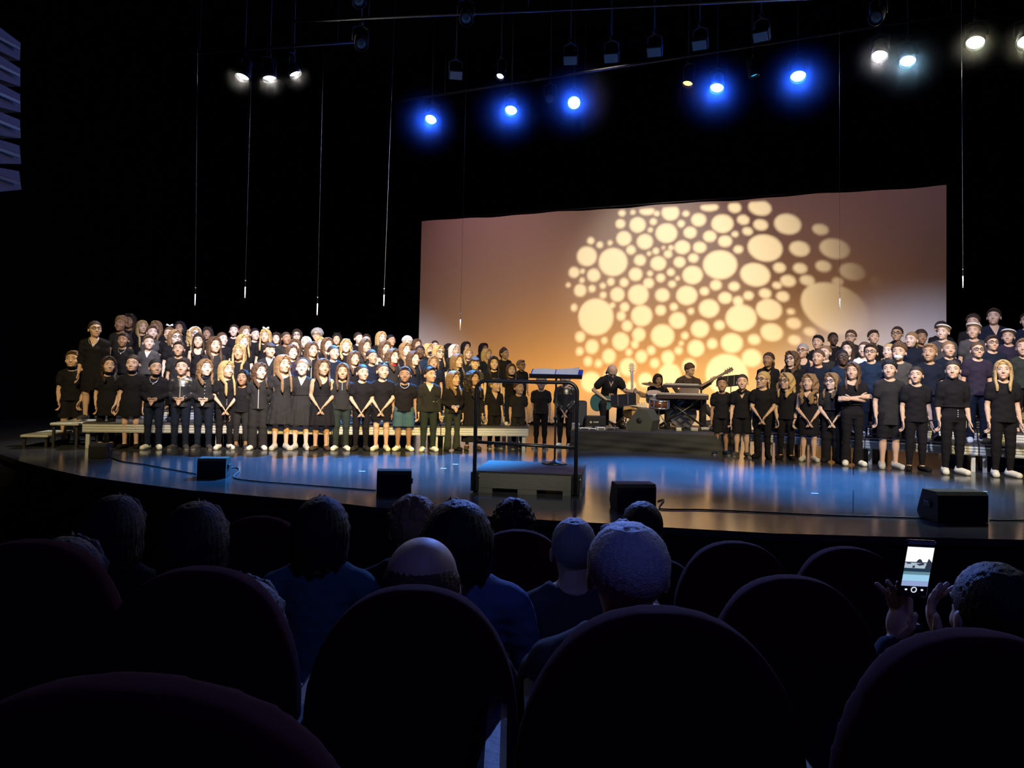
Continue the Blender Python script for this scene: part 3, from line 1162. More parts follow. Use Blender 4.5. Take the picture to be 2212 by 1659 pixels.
def floor_material():
    m = bpy.data.materials.new('stage_vinyl')
    m.use_nodes = True
    nt = m.node_tree
    L = nt.links.new
    b = nt.nodes['Principled BSDF']
    tc = nt.nodes.new('ShaderNodeTexCoord')
    mp = nt.nodes.new('ShaderNodeMapping')
    mp.inputs['Rotation'].default_value = (0, 0, math.radians(24))
    L(tc.outputs['Object'], mp.inputs['Vector'])
    n = nt.nodes.new('ShaderNodeTexNoise')
    n.inputs['Scale'].default_value = 1.3
    n.inputs['Detail'].default_value = 6
    L(mp.outputs['Vector'], n.inputs['Vector'])
    r = nt.nodes.new('ShaderNodeMapRange')
    r.inputs[1].default_value, r.inputs[2].default_value = .3, .7
    r.inputs[3].default_value, r.inputs[4].default_value = .13, .18
    L(n.outputs['Fac'], r.inputs[0])
    L(r.outputs[0], b.inputs['Roughness'])
    br = nt.nodes.new('ShaderNodeTexBrick')       # the seams between the rolls of dance floor
    br.offset = 0.5
    br.inputs['Color1'].default_value = (.055, .058, .068, 1)
    br.inputs['Color2'].default_value = (.064, .067, .078, 1)
    br.inputs['Mortar'].default_value = (.012, .012, .014, 1)
    br.inputs['Scale'].default_value = 1.0
    br.inputs['Brick Width'].default_value = 9.0
    br.inputs['Row Height'].default_value = 1.6
    br.inputs['Mortar Size'].default_value = .006
    L(mp.outputs['Vector'], br.inputs['Vector'])
    sc = nt.nodes.new('ShaderNodeTexNoise')
    sc.inputs['Scale'].default_value = 9
    sc.inputs['Detail'].default_value = 8
    L(mp.outputs['Vector'], sc.inputs['Vector'])
    mx = nt.nodes.new('ShaderNodeMix')
    mx.data_type = 'RGBA'
    mx.blend_type = 'MULTIPLY'
    mx.inputs[0].default_value = .5
    L(br.outputs['Color'], mx.inputs[6])
    L(sc.outputs['Fac'], mx.inputs[7])
    L(mx.outputs[2], b.inputs['Base Color'])
    bp = nt.nodes.new('ShaderNodeBump')
    bp.inputs['Strength'].default_value = .035
    bp.inputs['Distance'].default_value = .01
    n3 = nt.nodes.new('ShaderNodeTexNoise')
    n3.inputs['Scale'].default_value = 3.5
    n3.inputs['Detail'].default_value = 2
    L(mp.outputs['Vector'], n3.inputs['Vector'])
    L(n3.outputs['Fac'], bp.inputs['Height'])
    L(bp.outputs['Normal'], b.inputs['Normal'])
    b.inputs['Specular IOR Level'].default_value = .55
    return m


EDGE_PX = [(-60, 966), (0, 981), (41, 996), (95, 1010), (177, 1028), (285, 1043), (411, 1059), (570, 1073), (700, 1083), (803, 1095), (1039, 1114), (1190, 1124),
           (1316, 1131), (1436, 1139), (1671, 1152), (1918, 1159), (2212, 1166), (2420, 1168)]
EDGE = [at_z(x, y) for x, y in EDGE_PX]
ctr = at_z(1100, 965)
P0 = Vector((0, 0, 0))
room_o = Vector((0, 0, 0))


def uv(u, v, z=0.0):
    return U * u + V * v + Vector((0, 0, z))


U0, U1, V0, V1, ZC, ZF = -17.0, 11.5, -5.0, 20.5, 10.5, -1.6
back = [uv(U1 - .02, EDGE[-1].dot(V)), uv(U1 - .02, V1 - .02), uv(U0 + .02, V1 - .02), uv(U0 + .02, EDGE[0].dot(V) + .5)]
outline = [(p.x, p.y) for p in EDGE + back]
mb = MB()
mb.prism(outline, .06, Matrix.Translation((0, 0, -.06)))
tag(mb.build('floor', floor_material()), kind='structure')
mb = MB()
vs, fs = [], []
for p in EDGE:
    q = p + V * .05
    vs += [(q.x, q.y, -.06), (q.x, q.y, ZF)]
for i in range(len(EDGE) - 1):
    fs.append((2 * i, 2 * i + 1, 2 * i + 3, 2 * i + 2))
mb._add(vs, fs)
tag(mb.build('wall_stage_front', mat('stage_front_black', (.008, .008, .01), .8)), kind='structure')


def wall(name, a, b, z0, z1, m, folds=True):
    """a hanging black drape or wall from a to b, folded along its length"""
    d = (b - a)
    L = d.length
    d.normalize()
    n = Vector((-d.y, d.x, 0))
    N = int(L / .09)
    vs, fs = [], []
    for i in range(N + 1):
        s = L * i / N
        o = (.05 * math.sin(s * 9) + .025 * math.sin(s * 23 + 1)) if folds else 0
        p = a + d * s + n * o
        vs += [(p.x, p.y, z0), (p.x, p.y, z1)]
    fs = [(2 * i, 2 * i + 2, 2 * i + 3, 2 * i + 1) for i in range(N)]
    t = MB()
    t._add(vs, fs, smooth=True)
    return tag(t.build(name, m), kind='structure')


wall('wall_back', uv(U0, V1), uv(U1, V1), ZF, ZC, DRAPE)
wall('wall_left', uv(U0, V0), uv(U0, V1), ZF, ZC, DRAPE)
wall('wall_right', uv(U1, V1), uv(U1, V0), ZF, ZC, DRAPE)
wall('wall_front', uv(U1, V0), uv(U0, V0), ZF, ZC, DRAPE, False)
mb = MB()
mb._add([tuple(uv(U0, V0, ZC)), tuple(uv(U1, V0, ZC)), tuple(uv(U1, V1, ZC)), tuple(uv(U0, V1, ZC))], [(0, 3, 2, 1)])
tag(mb.build('ceiling', mat('ceiling_black', (.002, .002, .005), .95, spec=.05)), kind='structure')
# raked floor of the hall
AUD = [(-6, 1.2), (-3, .7), (0, .05), (1.7, -.36), (3.6, -.62), (6, -.85), (30, -1.3)]


def zf(y):
    return float(np.interp(y, [a for a, _ in AUD], [b for _, b in AUD]))


mb = MB()
vs = [(x, y, zf(y)) for y, _ in AUD for x in (-26, 26)]
mb._add(vs, [(2 * i, 2 * i + 1, 2 * i + 3, 2 * i + 2) for i in range(len(AUD) - 1)])
tag(mb.build('floor_auditorium', mat('hall_carpet', (.012, .01, .014), .95, bump=.3, bscale=200)), kind='structure')

# ------------------------------------------------------------------ projection screen
HT = 5.2
kk = (HT - EYE.z)


def at_top(px, py, z=HT):
    return at_z(px, py, z)


TL, TR = at_top(911, 478.5), at_top(2044.5, 400.5)
SU = Vector((TR.x - TL.x, TR.y - TL.y, 0))
SLEN = SU.length
SU.normalize()
SN = Vector((-SU.y, SU.x, 0))            # away from the audience
if SN.y < 0:
    SN = -SN
t = MB()
N = 60
vs, fs = [], []
for i in range(N + 1):
    s = SLEN * i / N
    top = HT + .012 * math.sin(s * 2.1) + .008 * math.sin(s * 5.3)
    for off in (0, .012):
        p = Vector((TL.x, TL.y, 0)) + SU * s + SN * off
        vs += [(p.x, p.y, .06), (p.x, p.y, top)]
for i in range(N):
    a = 4 * i
    fs += [(a, a + 4, a + 5, a + 1), (a + 2, a + 3, a + 7, a + 6), (a + 1, a + 5, a + 7, a + 3), (a, a + 2, a + 6, a + 4)]
fs += [(0, 1, 3, 2), (4 * N, 4 * N + 2, 4 * N + 3, 4 * N + 1)]
t._add(vs, fs)
scr = empty('projection_screen', (0, 0, 0), 0, 'wide backdrop screen glowing orange with projected pale bubbles behind the band', 'screen')
t.build('screen_cloth', mat('screen_cloth', (.80, .79, .76), .95, spec=.1, bump=.12, bscale=6), scr)
t = MB()
t.cyl(Vector((TL.x, TL.y, HT + .05)) - SU * .1 + SN * .05, Vector((TR.x, TR.y, HT + .05)) + SU * .1 + SN * .05, .03)
t.build('top_batten', STEEL, scr)
t = MB()
t.cyl(Vector((TL.x, TL.y, .03)) + SN * .006, Vector((TR.x, TR.y, .03)) + SN * .006, .03)
t.build('bottom_batten', STEEL, scr)


def on_screen(px, py):
    d = ray(px, py)
    t_ = ((Vector((TL.x, TL.y, 0)) - EYE).dot(SN)) / d.dot(SN)
    return EYE + d * t_


# gobo projector: a lamp in a box behind a metal disc pierced with round holes; its light draws the bubbles
A6, A7, A8 = (1200, 380, 4.366), (1580, 380, 4.366), (1200, 640, 5.027)
HOLES = []
for (ox, oy, sc), tilt, L in (
    (A6, 0, [(296,758,92,92),(543,812,134,131),(333,612,33,33),(418,650,30,30),(515,632,22,24),(612,452,45,43),(775,462,75,72),(645,590,70,68),(923,431,33,31),(895,510,23,23),(1046,540,101,91),(843,620,75,71),(712,698,43,42),(947,708,30,30),(1018,677,16,17),(1090,677,25,23),(883,733,20,21),(1061,737,38,36),(1185,451,34,34),(1270,534,61,54),(1350,414,70,61),(1230,356,33,27),(955,355,27,25),(1084,345,82,75),(627,350,33,32),(730,343,25,22),(862,330,70,40),(1452,295,85,38),(1574,450,103,86),(1455,570,62,53),(1600,616,65,54),(1693,550,33,27),(1197,673,73,64),(1360,674,62,52),(1300,775,48,42),(1170,813,55,50),(1724,693,45,37),(797,795,55,52),(970,825,73,66),(1552,838,160,135),(175,910,50,50),(255,899,22,23),(360,937,61,61),(250,985,23,25),(120,1029,22,22),(233,1080,57,59),(344,1064,33,34),(446,1036,28,28),(522,998,34,36),(450,1124,31,31),(647,1005,42,41),(755,928,63,62),(891,920,26,26),(878,1012,50,47),(992,962,41,39),(1088,908,37,34),(1151,966,22,20),(1100,1020,36,32),(1293,935,95,85),(584,1118,66,67),(781,1120,95,94),(1008,1124,67,62),(1238,1127,98,89),(1404,1088,44,39),(1512,1030,54,48),(1684,1042,53,42),(1600,1151,64,54),(1820,1129,48,40),(1722,1180,48,45),(175,1243,30,35),(381,1330,164,172),(537,1220,26,26),(652,1237,43,43),(619,1322,41,43),(813,1318,99,98),(992,1267,49,48),(1116,1235,38,35),(1277,1276,30,30),(1448,1250,95,85),(1750,1340,145,125),(676,1415,49,51),(1152,1363,80,76),(1362,1443,85,80),(1547,1408,50,45)]),
    (A7, 12, [(30,298,62,50),(268,300,110,72),(112,414,58,46),(275,462,70,52),(152,522,50,38),(530,455,128,95),(840,505,78,50),(318,680,165,125),(643,687,97,70),(975,687,145,93),(453,865,60,47),(648,872,67,48),(867,852,75,52),(1142,903,125,80),(225,932,142,108),(535,990,74,54),(715,985,70,48),(430,1033,45,33),(1003,993,55,35),(1385,1000,75,45),(318,1108,58,45),(485,1138,63,48),(355,1260,123,97),(560,1280,40,28),(588,1390,70,52),(980,1255,345,222),(1500,1200,140,85),(380,1475,105,82),(215,1543,58,48),(740,1470,60,40),(595,1548,60,45),(1640,1440,150,80),(1400,1330,75,45)]),
    (A8, 8, [(267,440,52,58),(397,548,70,78),(530,480,32,36),(708,490,90,97),(905,415,70,75),(862,523,40,44),(262,598,40,45),(580,652,72,80),(797,608,35,40),(352,708,45,52),(467,730,40,42),(786,768,90,98),(610,880,88,112),(385,930,110,110),(1163,428,125,122),(932,655,63,68),(1040,588,45,48),(1077,727,50,52),(1220,665,70,75),(1405,428,40,40),(1525,565,90,90),(1365,512,25,25),(1335,590,42,42),(1702,515,55,55),(1915,508,118,105),(1450,755,75,78),(1240,850,120,120),(1860,850,230,220),(2130,670,105,95),(975,910,75,80),(820,980,55,60)])):
    for cx, cy, rx, ry in L:
        tl = tilt + (14 if rx > 300 else 0) + (22 if (ox, sc) == (1200, 5.027) and rx > 200 else 0)
        HOLES.append((ox + cx / sc, oy + cy / sc, rx / sc, ry / sc, math.radians(tl)))
GL = Vector((1.2, 5.6, 5.6))
CEN = on_screen(1560, 620)
gd = (CEN - GL).normalized()
ga = gd.cross(Vector((0, 0, 1))).normalized()
gb = ga.cross(gd)
GD = .34


def to_gobo(p):
    q = p - GL
    w = q.dot(gd)
    return (q.dot(ga) / w * GD, q.dot(gb) / w * GD)


top_clip = [(911, 492.0), (2044.5, 418.0)]
pts, edges, faces = [], [], []


def addpoly(poly):
    i0 = len(pts)
    if sum(poly[i - 1][0] * poly[i][1] - poly[i][0] * poly[i - 1][1] for i in range(len(poly))) < 0:
        poly = poly[::-1]
    pts.extend(Vector(p) for p in poly)
    faces.append(list(range(i0, len(pts))))


R = .30
addpoly([(-R, -R), (R, -R), (R, R), (-R, R)])
for cx, cy, rx, ry, tl in HOLES:
    n = 40 if rx > 20 else 22
    poly = []
    for i in range(n):
        a = 2 * PI * i / n
        x, y = rx * math.cos(a), ry * math.sin(a)
        x, y = x * math.cos(tl) - y * math.sin(tl), x * math.sin(tl) + y * math.cos(tl)
        X, Y = cx + x, cy + y
        ylim = 454 - (X - 1350) * .064 if X < 1800 else 0
        Y = max(Y, ylim)
        poly.append(to_gobo(on_screen(X, Y)))
    addpoly(poly)
ov, oe, of, _, _, origf = delaunay_2d_cdt(pts, edges, faces, 1, 1e-7)
MG = Matrix((ga, gb, gd)).transposed().to_4x4()
MG.translation = GL + gd * GD
gobo = empty('gobo_projector', (0, 0, 0), 0, 'black pattern projector hanging high above the front of the stage', 'stage light')
t = MB()
t._add([(v.x, v.y, 0) for v in ov], [f for f, o_ in zip(of, origf) if list(o_) == [0]], MG)
t.build('pattern_disc', mat('gobo_steel', (.02, .02, .02), .9, spec=.0), gobo)
t = MB()
for (c, s) in (((0, R + .01, -.2), (2 * R + .04, .02, .42)), ((0, -R - .01, -.2), (2 * R + .04, .02, .42)), ((R + .01, 0, -.2), (.02, 2 * R, .42)), ((-R - .01, 0, -.2), (.02, 2 * R, .42)), ((0, 0, -.42), (2 * R + .04, 2 * R + .04, .02))):
    t._add([tuple((MG @ Matrix.Translation(Vector(c))) @ Vector((a * s[0] / 2, b * s[1] / 2, d * s[2] / 2))) for a in (-1, 1) for b in (-1, 1) for d in (-1, 1)],
           [(0, 1, 3, 2), (4, 6, 7, 5), (0, 4, 5, 1), (2, 3, 7, 6), (0, 2, 6, 4), (1, 5, 7, 3)])
t.build('housing', BLK, gobo)
t = MB()
t.cyl(GL + Vector((0, 0, .4)), Vector((GL.x, GL.y, ZC)), .025)
t.build('hanging_pole', STEEL, gobo)
spot('gobo_lamp', GL, on_screen(1340, 640), 7000, (1.0, .79, .44), 52, .85, .0013)
# soft wash of the same unit round the bubbles, orange cyclorama floor lights, violet wash from above
spot('wash_pattern', on_screen(1400, 600) - SN * 4.2 + Vector((0, 0, 4.3)), on_screen(1420, 630), 330, (1.0, .84, .70), 50, .8, .2)
for px, pw in ((960, 60), (1090, 130), (1230, 170), (1360, 170), (1490, 160), (1620, 140), (1750, 100), (1900, 45)):
    b = on_screen(px, 800)
    p = Vector((b.x, b.y, .12)) - SN * 1.5
    tgt = Vector((b.x, b.y, 1.9))
    spot('cyc_floor_light', p, tgt, pw * .74, (1.0, .40, .045), 120, 1.0, .15)
for px, pw in ((1060, 170), (1500, 90), (1920, 55)):
    b = on_screen(px, 600)
    spot('cyc_top_light', Vector((b.x, b.y, 7.2)) - SN * 3.2, b, pw * .62, (1.0, .34, .44), 95, 1.0, .2)

# ------------------------------------------------------------------ risers
ROWZ = {1: 0.0, 2: .38, 3: .52, 4: .66, 5: .80}
ROWD = {2: .50, 3: 1.30, 4: 2.10, 5: 2.90}
LA, LB = at_z(178, 968), at_z(952, 973)
LDIR = (LB - LA).normalized()
LN = Vector((-LDIR.y, LDIR.x, 0))
RA, RB = at_z(1669, 989), at_z(2104, 1020)
RDIR = (RB - RA).normalized()
RN = Vector((-RDIR.y, RDIR.x, 0))


def line_hit(px, py, A, D, Nn, off):
    """where the ray through the pixel meets the vertical plane set back by off from the line"""
    d = ray(px, py)
    t_ = ((A + Nn * off) - EYE).dot(Nn) / d.dot(Nn)
    return EYE + d * t_


def riser(A, D, Nn, s0, s1, d0, depth, z, label, group):
    a = A + D * s0 + Nn * d0
    L = s1 - s0
    r = empty('stage_riser', a, math.atan2(D.y, D.x), label, 'riser', group)
    g = .012
    t = MB()
    t.box((L / 2, depth / 2, z - .0125), (L - g, depth - g, .025))
    t.build('deck', mat('riser_deck', (.05, .045, .045), .6, bump=.3, bscale=60), r)
    t = MB()
    for (c, s) in (((L / 2, .02, z - .085), (L - g, .035, .12)), ((L / 2, depth - .03, z - .085), (L - g, .035, .12)), ((.03, depth / 2, z - .085), (.035, depth - .1, .12)), ((L - .03, depth / 2, z - .085), (.035, depth - .1, .12))):
        t.box(c, s)
    for dz in (-.045, -.085, -.125):
        t.box((L / 2, .0, z + dz), (L - g, .012, .022), bev=.004)
    t.build('frame', ALU, r)
    for lx in (.07, L - .07):
        for ly in (.07, depth - .08):
            t = MB()
            t.box((lx, ly, (z - .145) / 2), (.055, .055, z - .145))
            t.build('leg', ALU, r)
    return r


def hit_s(px, py, A, D, Nn):
    p = line_hit(px, py, A, D, Nn, 0)
    return (p - A).dot(D)


lj = [hit_s(x, 940, LA, LDIR, LN) for x in (176, 458, 716, 952, 1142)]
rj = [hit_s(x, 970, RA, RDIR, RN) for x in (1604, 1672, 1868, 2115)]
rj.append(rj[-1] + 2.0)
ordn = ['first', 'second', 'third', 'fourth', 'fifth']
rown = {2: 'lowest front', 3: 'second', 4: 'third', 5: 'top back'}
for row in (2, 3, 4, 5):
    for i in range(4):
        riser(LA, LDIR, LN, lj[i], lj[i + 1], (ROWD[row] - .40) if row > 2 else 0.0, .80 if row > 2 else .88, ROWZ[row],
              f'metal riser platform, {ordn[i]} from left in the {rown[row]} tier of the left choir', 'risers under the left choir')
        riser(RA, RDIR, RN, rj[i], rj[i + 1], (ROWD[row] - .40) if row > 2 else 0.0, .80 if row > 2 else .88, ROWZ[row],
              f'metal riser platform, {ordn[i]} from left in the {rown[row]} tier of the right choir', 'risers under the right choir')
st = empty('riser_steps', LA + LDIR * (lj[0] - .85), math.atan2(LDIR.y, LDIR.x), 'two low metal steps leading up to the left end of the left choir risers', 'steps')
for i, (x0, x1, z) in enumerate(((0, .38, .19), (.40, .80, .37))):
    t = MB()
    t.box(((x0 + x1) / 2, .45, z - .02), (x1 - x0, .9, .04), bev=.01)
    t.build('tread', ALU, st)
    for lx in (x0 + .04, x1 - .04):
        for ly in (.06, .84):
            t = MB()
            t.box((lx, ly, (z - .04) / 2), (.035, .035, z - .04))
            t.build('leg', BLK, st)

# ------------------------------------------------------------------ band platform
BP = [at_z(1232, 971), at_z(1322, 973), at_z(1552, 982)]
BH = .31
bpd = V
inner = [BP[0], BP[1], BP[2], BP[2] + bpd * 2.4, BP[0] + bpd * 2.4]
band_st = empty('band_platform', (0, 0, 0), 0, 'low platform with wrinkled black skirt carrying the band', 'platform')
t = MB()
t.prism([(p.x, p.y) for p in inner], .04, Matrix.Translation((0, 0, BH - .04)))
t.build('deck', mat('platform_deck', (.035, .033, .033), .55, bump=.3, bscale=40), band_st)
t = MB()
vs, fs = [], []
loop = inner + [inner[0]]
cols = []
for i in range(len(loop) - 1):
    a, b = loop[i], loop[i + 1]
    n = max(2, int((b - a).length / .04))
    d = (b - a).normalized()
    nn = Vector((d.y, -d.x, 0))
    for k in range(n):
        cols.append((a + (b - a) * k / n, nn))
NZ = 14
cols.append(cols[0])
for ci, (p, nn) in enumerate(cols):
    for j in range(NZ + 1):
        z = (BH + .002) * (1 - j / NZ)
        s = ci * .04
        w = (.022 * math.sin(s * 3.1 + z * 9) + .014 * math.sin(s * 9 - z * 22) + .008 * math.sin(z * 60 + s * 4)) * (j / NZ)
        q = p + nn * (.035 + w)
        vs.append((q.x, q.y, z))
for ci in range(len(cols) - 1):
    for j in range(NZ):
        a = ci * (NZ + 1) + j
        fs.append((a, a + 1, a + NZ + 2, a + NZ + 1))
t._add(vs, fs, smooth=True)
t.build('skirt', mat('skirt_cloth', (.035, .035, .035), .8, spec=.25, bump=.5, bscale=12), band_st)

# ------------------------------------------------------------------ conductor's podium
pA, pB, pC = at_z(1022, 1063), at_z(1257, 1073), at_z(1295, 1047)
pu = (pB - pA)
PW = pu.length
pu.normalize()
pv = Vector((-pu.y, pu.x, 0))
PDp = .98
pod = empty('conductor_podium', pA, math.atan2(pu.y, pu.x), 'low grey conductor podium with black safety rail on the stage', 'podium')
PH = .225
t = MB()
t.box((PW / 2, PDp / 2, PH - .012), (PW, PDp, .024), bev=.004)
t.build('platform_top', mat('podium_top', (.022, .021, .022), .6, bump=.3, bscale=50, var=.2, spec=.25), pod)
t = MB()
t.box((PW / 2, .012, .13), (PW, .024, .16))
t.box((PW / 2, PDp - .012, .13), (PW, .024, .16))
t.box((.012, PDp / 2, .13), (.024, PDp, .16))
t.box((PW - .012, PDp / 2, .13), (.024, PDp, .16))
for x in (.10, PW / 2 + .0, PW - .10):
    for y in (.03, PDp - .03):
        t.box((x, y, .026), (.20, .05, .052))
t.build('side_panels', mat('podium_side', (.085, .085, .070), .6, bump=.25, bscale=30, var=.15, vscale=5), pod)
RZ = 1.17
rx0, rx1 = .018, PW - .065
for x in (rx0, rx1):
    t = MB()
    t.box((x, -.018, .115), (.085, .03, .20), bev=.008)
    t.build('rail_bracket', STEEL, pod)
    t = MB()
    t.ball((x + .045, -.035, .175), .012)
    t.build('bracket_bolt', CHROME, pod)
t = MB()
yr = -.045
pts_ = [(rx0, yr, .04), (rx0, yr, RZ - .16)]
for i in range(7):
    a = PI - i * PI / 12
    pts_.append((rx0 + .10 + .10 * math.cos(a), yr, RZ - .10 + .10 * math.sin(a)))
for i in range(7):
    a = PI / 2 - i * PI / 12
    pts_.append((rx1 - .10 + .10 * math.cos(a), yr, RZ - .10 + .10 * math.sin(a)))
pts_ += [(rx1, yr, RZ - .16), (rx1, yr, .04)]
t.tube(pts_, .020, 12)
t.build('rail_hoop', STEEL, pod)
t = MB()
t.cyl((rx0, yr, .53), (rx1, yr, .50), .017)
t.build('rail_crossbar', STEEL, pod)

# music stand of the conductor, on the podium's upstage edge
ms_p = at_z(1198, 1002, PH)
ms = empty('music_stand', Vector((ms_p.x, ms_p.y, PH)), math.atan2(pu.y, pu.x), 'black conductor music stand on the podium behind the rail', 'music stand')
t = MB()
t.lathe([(.15, 0), (.15, .012), (.03, .03), (.016, .05)], 24)
t.build('base', STEEL, ms)
t = MB()
t.cyl((0, 0, .03), (0, 0, .98), .012)
t.ball((0, 0, .52), .024)
t.build('pole', STEEL, ms)
t = MB()
tilt = math.radians(62)
deskM = Matrix.Translation((0, -.10, .985)) @ Matrix.Rotation(math.radians(17), 4, 'X')
for c, s in (((0, .16, 0), (.60, .34, .008)), ((0, -.012, .022), (.60, .012, .05))):
    t._add([tuple(deskM @ (Vector(c) + Vector((a * s[0] / 2, b * s[1] / 2, d * s[2] / 2)))) for a in (-1, 1) for b in (-1, 1) for d in (-1, 1)],
           [(0, 1, 3, 2), (4, 6, 7, 5), (0, 4, 5, 1), (2, 3, 7, 6), (0, 2, 6, 4), (1, 5, 7, 3)])
t.build('desk', STEEL, ms)
PAPER = mat('paper', (.80, .82, .84), .8)
MSM = Matrix.Translation(ms.location) @ Matrix.Rotation(ms.rotation_euler.z, 4, 'Z')
for i, (x0, x1, w, lb) in enumerate(((-.285, -.02, .30, 'white score sheet lying at the left on the podium music stand'), (-.01, .255, .31, 'open white score lying at the right on the podium music stand'))):
    t = MB()
    vs, fs = [], []
    n = 10
    for k in range(n + 1):
        x = x0 + (x1 - x0) * k / n
        z = .008 + .012 * math.sin(PI * k / n) + (.035 * (k / n) ** 4 if i else 0)
        for y in (-.002, w):
            for dz in (0, .002):
                vs.append(tuple(MSM @ deskM @ Vector((x, y, z + dz))))
    for k in range(n):
        a = 4 * k
        fs += [(a + 1, a + 5, a + 7, a + 3), (a, a + 2, a + 6, a + 4), (a, a + 4, a + 5, a + 1), (a + 2, a + 3, a + 7, a + 6)]
    fs += [(0, 1, 3, 2), (4 * n, 4 * n + 2, 4 * n + 3, 4 * n + 1)]
    t._add(vs, fs, smooth=False)
    tag(t.build('sheet_music', PAPER), lb, 'sheet music', 'sheet music on the conductor stand')

# ------------------------------------------------------------------ monitor loudspeakers along the stage edge
CAB = mat('cabinet_black', (.012, .012, .013), .7, bump=.4, bscale=120)


def wedge(pxl, pxr, py, hgt, label, side=1, cabm=None):
    a, b = at_z(pxl, py), at_z(pxr, py)
    w = (b - a).length
    r = empty('stage_monitor', (a + b) / 2, math.atan2((b - a).y, (b - a).x), label, 'loudspeaker', 'small monitors along the front edge of the stage')
    t = MB()
    prof = [(0, 0), (.26, 0), (.30, .06), (.22, hgt), (.03, hgt), (0, hgt - .03)]
    Mx = Matrix.Translation((-w / 2, 0, .004)) @ Matrix(((0, 0, 1, 0), (1, 0, 0, 0), (0, 1, 0, 0), (0, 0, 0, 1)))
    t.prism(prof, w, Mx)
    t.build('cabinet', cabm or CAB, r)
    t = MB()
    d = Vector((0, -.08, hgt - .06)).normalized()
    t.box((0, .268, hgt / 2 + .03), (w * .86, .012, hgt * .78), rot=(math.atan2(.08, hgt - .06), 0, 0))
    t.build('grille', mat('grille_dark', (.02, .02, .022), .5, .3, bump=.8, bscale=300), r)
    t = MB()
    t.box((side * (w / 2 + .006), .14, hgt * .55), (.014, .10, .05), bev=.005)
    t.box((side * (w / 2 + .014), .14, hgt * .62), (.012, .08, .014), bev=.004)
    t.build('side_handle', STEEL, r)
    return r


wedge(190, 228, 991, .19, 'small black monitor speaker, farthest left on the stage edge')
wedge(425, 487, 1033, .215, 'small black monitor speaker with looped cable, second from the left on the stage edge')
wedge(813, 888, 1071, .24, 'small black monitor speaker left of the conductor podium')
wedge(1333, 1417, 1105, .245, 'small black monitor speaker just right of the conductor podium')
wedge(2026, 2135, 1130, .27, 'small black monitor speaker at the right end of the stage edge', -1)
RUB = mat('cable_rubber', (.012, .012, .012), .6)


def floor_cable(pxs, label, r=.007, z=.008):
    P = [at_z(x, y, z) for x, y in pxs]
    pts2 = []
    for i in range(len(P) - 1):
        p0, p1, p2, p3 = P[max(i - 1, 0)], P[i], P[i + 1], P[min(i + 2, len(P) - 1)]
        for k in range(6):
            s = k / 6
            pts2.append(.5 * ((2 * p1) + (p2 - p0) * s + (2 * p0 - 5 * p1 + 4 * p2 - p3) * s * s + (3 * p1 - p0 - 3 * p2 + p3) * s ** 3))
    pts2.append(P[-1])
    t = MB()
    t.tube(pts2, r, 6)
    return tag(t.build('cable', RUB), label, 'cable', 'cables along the stage edge')


floor_cable([(231, 984), (262, 996), (310, 1003), (370, 1014), (424, 1024)], 'black cable on the floor between the two leftmost monitors')
floor_cable([(490, 1012), (512, 1010), (516, 1018), (506, 1032), (560, 1040), (640, 1046), (730, 1053), (812, 1059)], 'black cable looping from the second monitor toward the podium monitor')
floor_cable([(1421, 1082), (1434, 1080), (1424, 1096), (1440, 1100), (1520, 1101), (1640, 1106), (1800, 1113), (1930, 1117), (2022, 1120)], 'long black cable crossing the stage floor right of the podium')
floor_cable([(2024, 1094), (2000, 1086), (2004, 1100), (2024, 1103)], 'short coiled cable at the left side of the rightmost monitor')
floor_cable([(2138, 1123), (2170, 1124), (2230, 1123)], 'black cable running off to the right from the rightmost monitor')
for i, (x, y, lb) in enumerate(((984, 1003, 'white tape mark on the floor left of the podium'), (958, 1012, 'short white tape mark nearest the podium left side'), (1760, 1066, 'white tape mark on the blue lit floor right of the podium'), (782, 1018, 'white tape mark above the podium left monitor'), (2125, 1062, 'pale tape mark on the floor behind the rightmost monitor'))):
    p = at_z(x, y)
    t = MB()
    t.box((p.x, p.y, .0015), (.075, .022, .003))
    tag(t.build('tape_mark', mat('white_tape', (.7, .7, .7), .6)), lb, 'tape mark', 'tape marks on the stage floor')

# ------------------------------------------------------------------ hanging microphones
for i, (xt, yt, xb, yb, d, lb) in enumerate((
    (428, -20, 421, 660, 11.3, 'choir microphone hanging on a thin cable, leftmost of all'),
    (548, -20, 529, 644, 11.4, 'choir microphone on thin cable, second from the left'),
    (702, -20, 685, 681, 11.2, 'choir microphone with bright tip hanging lowest over the left choir'),
    (849, 130, 829, 661, 11.5, 'choir microphone on a long bluish lit cable left of the screen'),
    (1008, 130, 994, 713, 12.4, 'choir microphone hanging before the left part of the screen'),
    (1813, 100, 1814, 668, 12.0, 'choir microphone hanging before the right part of the screen'),
    (2077, 60, 2080, 622, 10.8, 'choir microphone hanging at the far right beyond the screen edge'))):
    b = at_y(xb, yb, d)
    tp = Vector((b.x, b.y, 7.4))
    q = at_y(xt, yt, d)
    tp = b + (q - b) * ((7.4 - b.z) / (q.z - b.z))
    r = empty('hanging_microphone', b, 0, lb, 'microphone', 'choir microphones hanging on thin cables')
    t = MB()
    t.cyl((0, 0, .18), tp - b, .0024 if i in (3, 6) else .0018, 6)
    t.build('cable', mat('mic_cable_lit', (.32, .32, .34), .35, .4) if i in (3, 6) else mat('mic_cable_unlit', (.035, .035, .04), .5), r)  # two cables coloured as if catching light, the others as if unlit
    t = MB()
    t.cyl((0, 0, 0), (0, 0, .17), .0085, 8)
    t.build('microphone_body', mat('mic_white', (.75, .75, .72), .4), r)
    t = MB()
    t.ball((0, 0, .26), .011, 8)
    t.build('cable_weight', CHROME, r)

# ------------------------------------------------------------------ lighting bars and lanterns
ZL = 6.5


